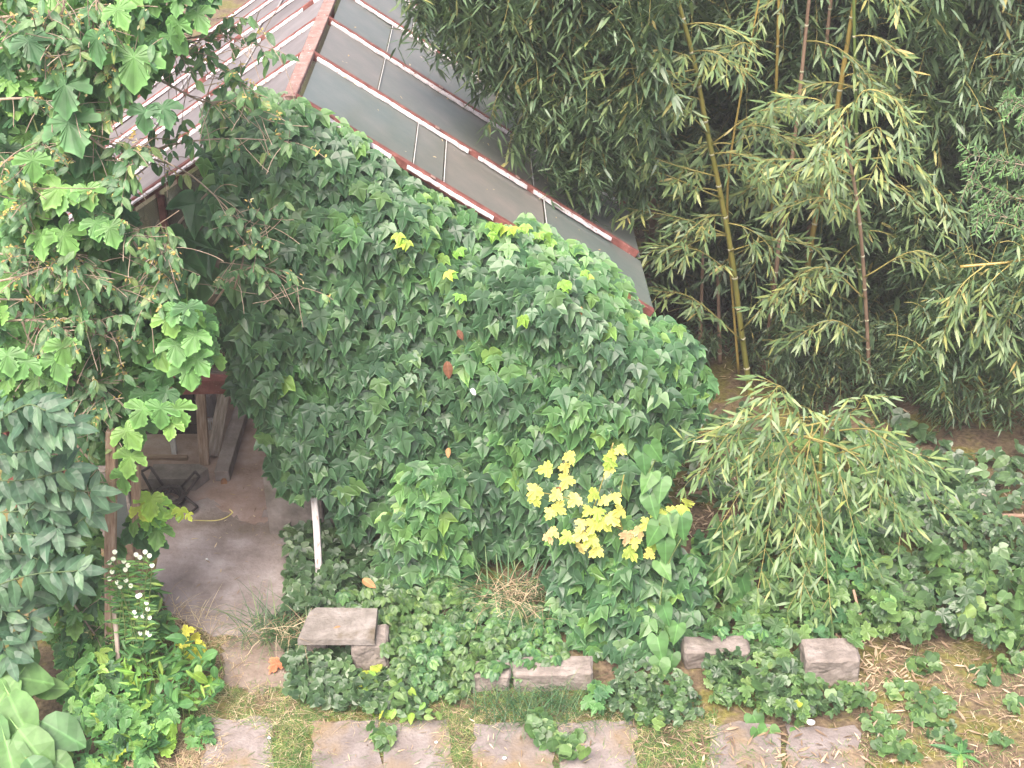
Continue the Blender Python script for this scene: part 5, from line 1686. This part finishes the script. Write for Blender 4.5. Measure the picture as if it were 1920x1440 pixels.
def pebble(label, u, v, px, z=.012):
    p = G(u, v, z)
    r = px * mpp(p) * .5
    g = Geo()
    V, T = [], []
    n, m = 8, 5
    for j in range(m + 1):
        for i in range(n):
            a, b = 2 * math.pi * i / n, math.pi * j / m
            q = Vector((math.sin(b) * math.cos(a), math.sin(b) * math.sin(a) * .8, math.cos(b) * .6))
            q *= 1 + .2 * noise.noise(q * 2 + Vector((u, v, 0)))
            V.append(tuple(p + q * r + Vector((0, 0, r * .55))))
    for j in range(m):
        for i in range(n):
            a, b = j * n + i, j * n + (i + 1) % n
            T += [(a, a + n, b + n), (a, b + n, b)]
    g.add(V, T)
    tag(g.build('pebble', M_STONE), label, 'stone', 'small white stones')


pebble('white scrap lying in the shade below the thin brown stick', 1682, 1052, 22, .05)
pebble('white stone lying on the bindweed leaves at the lower right', 1520, 1358, 17, .1)
pebble('small white stone on the paver left of the kerb weed', 946, 1423, 9)
pebble('tiny white stone on the middle paver near its far edge', 818, 1393, 7)
pebble('tiny pale stone in the middle of the concrete path', 388, 1050, 6, .03)
pebble('tiny white stone at the right edge of the first paver', 505, 1385, 7)
p = P(1650, 965, 9.9)
lean('marker_stick', 'thin brown stick upright below the arching bamboo', 'stick', M_WOODG, G(1655, 1040), P(1650, 972, 10.0), .02, .02)
tag(solid('grey_cap', M_WOODG, Matrix.Translation(P(1651, 975, 10.0)) @ Matrix.Rotation(R(20), 4, 'Y'), (.09, .07, .06), None, .01, .004), 'small grey cap on top of the thin brown stick', 'cap')
lean('bamboo_cane', 'pale fallen bamboo cane low in the dark hollow at the right edge', 'cane', M_CULMB, G(1838, 965, .05), G(1985, 968, .12), .03, .03)
lean('bamboo_cane', 'upper pale fallen cane poking in from the right edge', 'cane', M_CULMB, G(1885, 936, .1), G(1990, 941, .2), .03, .03)
lean('bamboo_cane', 'thin grey cane slanting in the dark hollow', 'cane', M_WOODG, G(1840, 925, .2), G(1900, 955, .05), .015, .015)
lean('bamboo_cane', 'broken tan cane leaning in weeds above the squared block', 'cane', M_CULMB, G(1622, 1185, 0), P(1600, 1105, 8.9), .025, .02)
lean('bamboo_cane', 'fallen tan cane under the arching bamboo near the ivy corner', 'cane', M_CULMB, G(1265, 925, .05), G(1400, 925, .08), .03, .03)

# ================================================================ even volume added to lift the dark tones, standing for lens glare
def added_veil():
    m = bpy.data.materials.new('pale veil volume')
    m.use_nodes = True
    t = m.node_tree
    t.nodes.clear()
    out = t.nodes.new('ShaderNodeOutputMaterial')
    v = t.nodes.new('ShaderNodeVolumePrincipled')
    v.inputs['Color'].default_value = (.97, .95, .96, 1)
    v.inputs['Density'].default_value = .003
    v.inputs['Anisotropy'].default_value = .2
    t.links.new(v.outputs[0], out.inputs['Volume'])
    g = Geo()
    x0, x1, y0, y1, z0, z1 = -125, 125, -45, 165, -1.1, 9.5
    V = [(x, y, z) for z in (z0, z1) for y in (y0, y1) for x in (x0, x1)]
    T = [(0, 2, 3), (0, 3, 1), (4, 5, 7), (4, 7, 6), (0, 1, 5), (0, 5, 4), (2, 6, 7), (2, 7, 3), (0, 4, 6), (0, 6, 2), (1, 3, 7), (1, 7, 5)]
    g.add(V, T)
    o = g.build('added_veil', m, kind='stuff', smooth=False)
    tag(o, 'even pale veil added to lift the dark tones', 'added_veil')


added_veil()
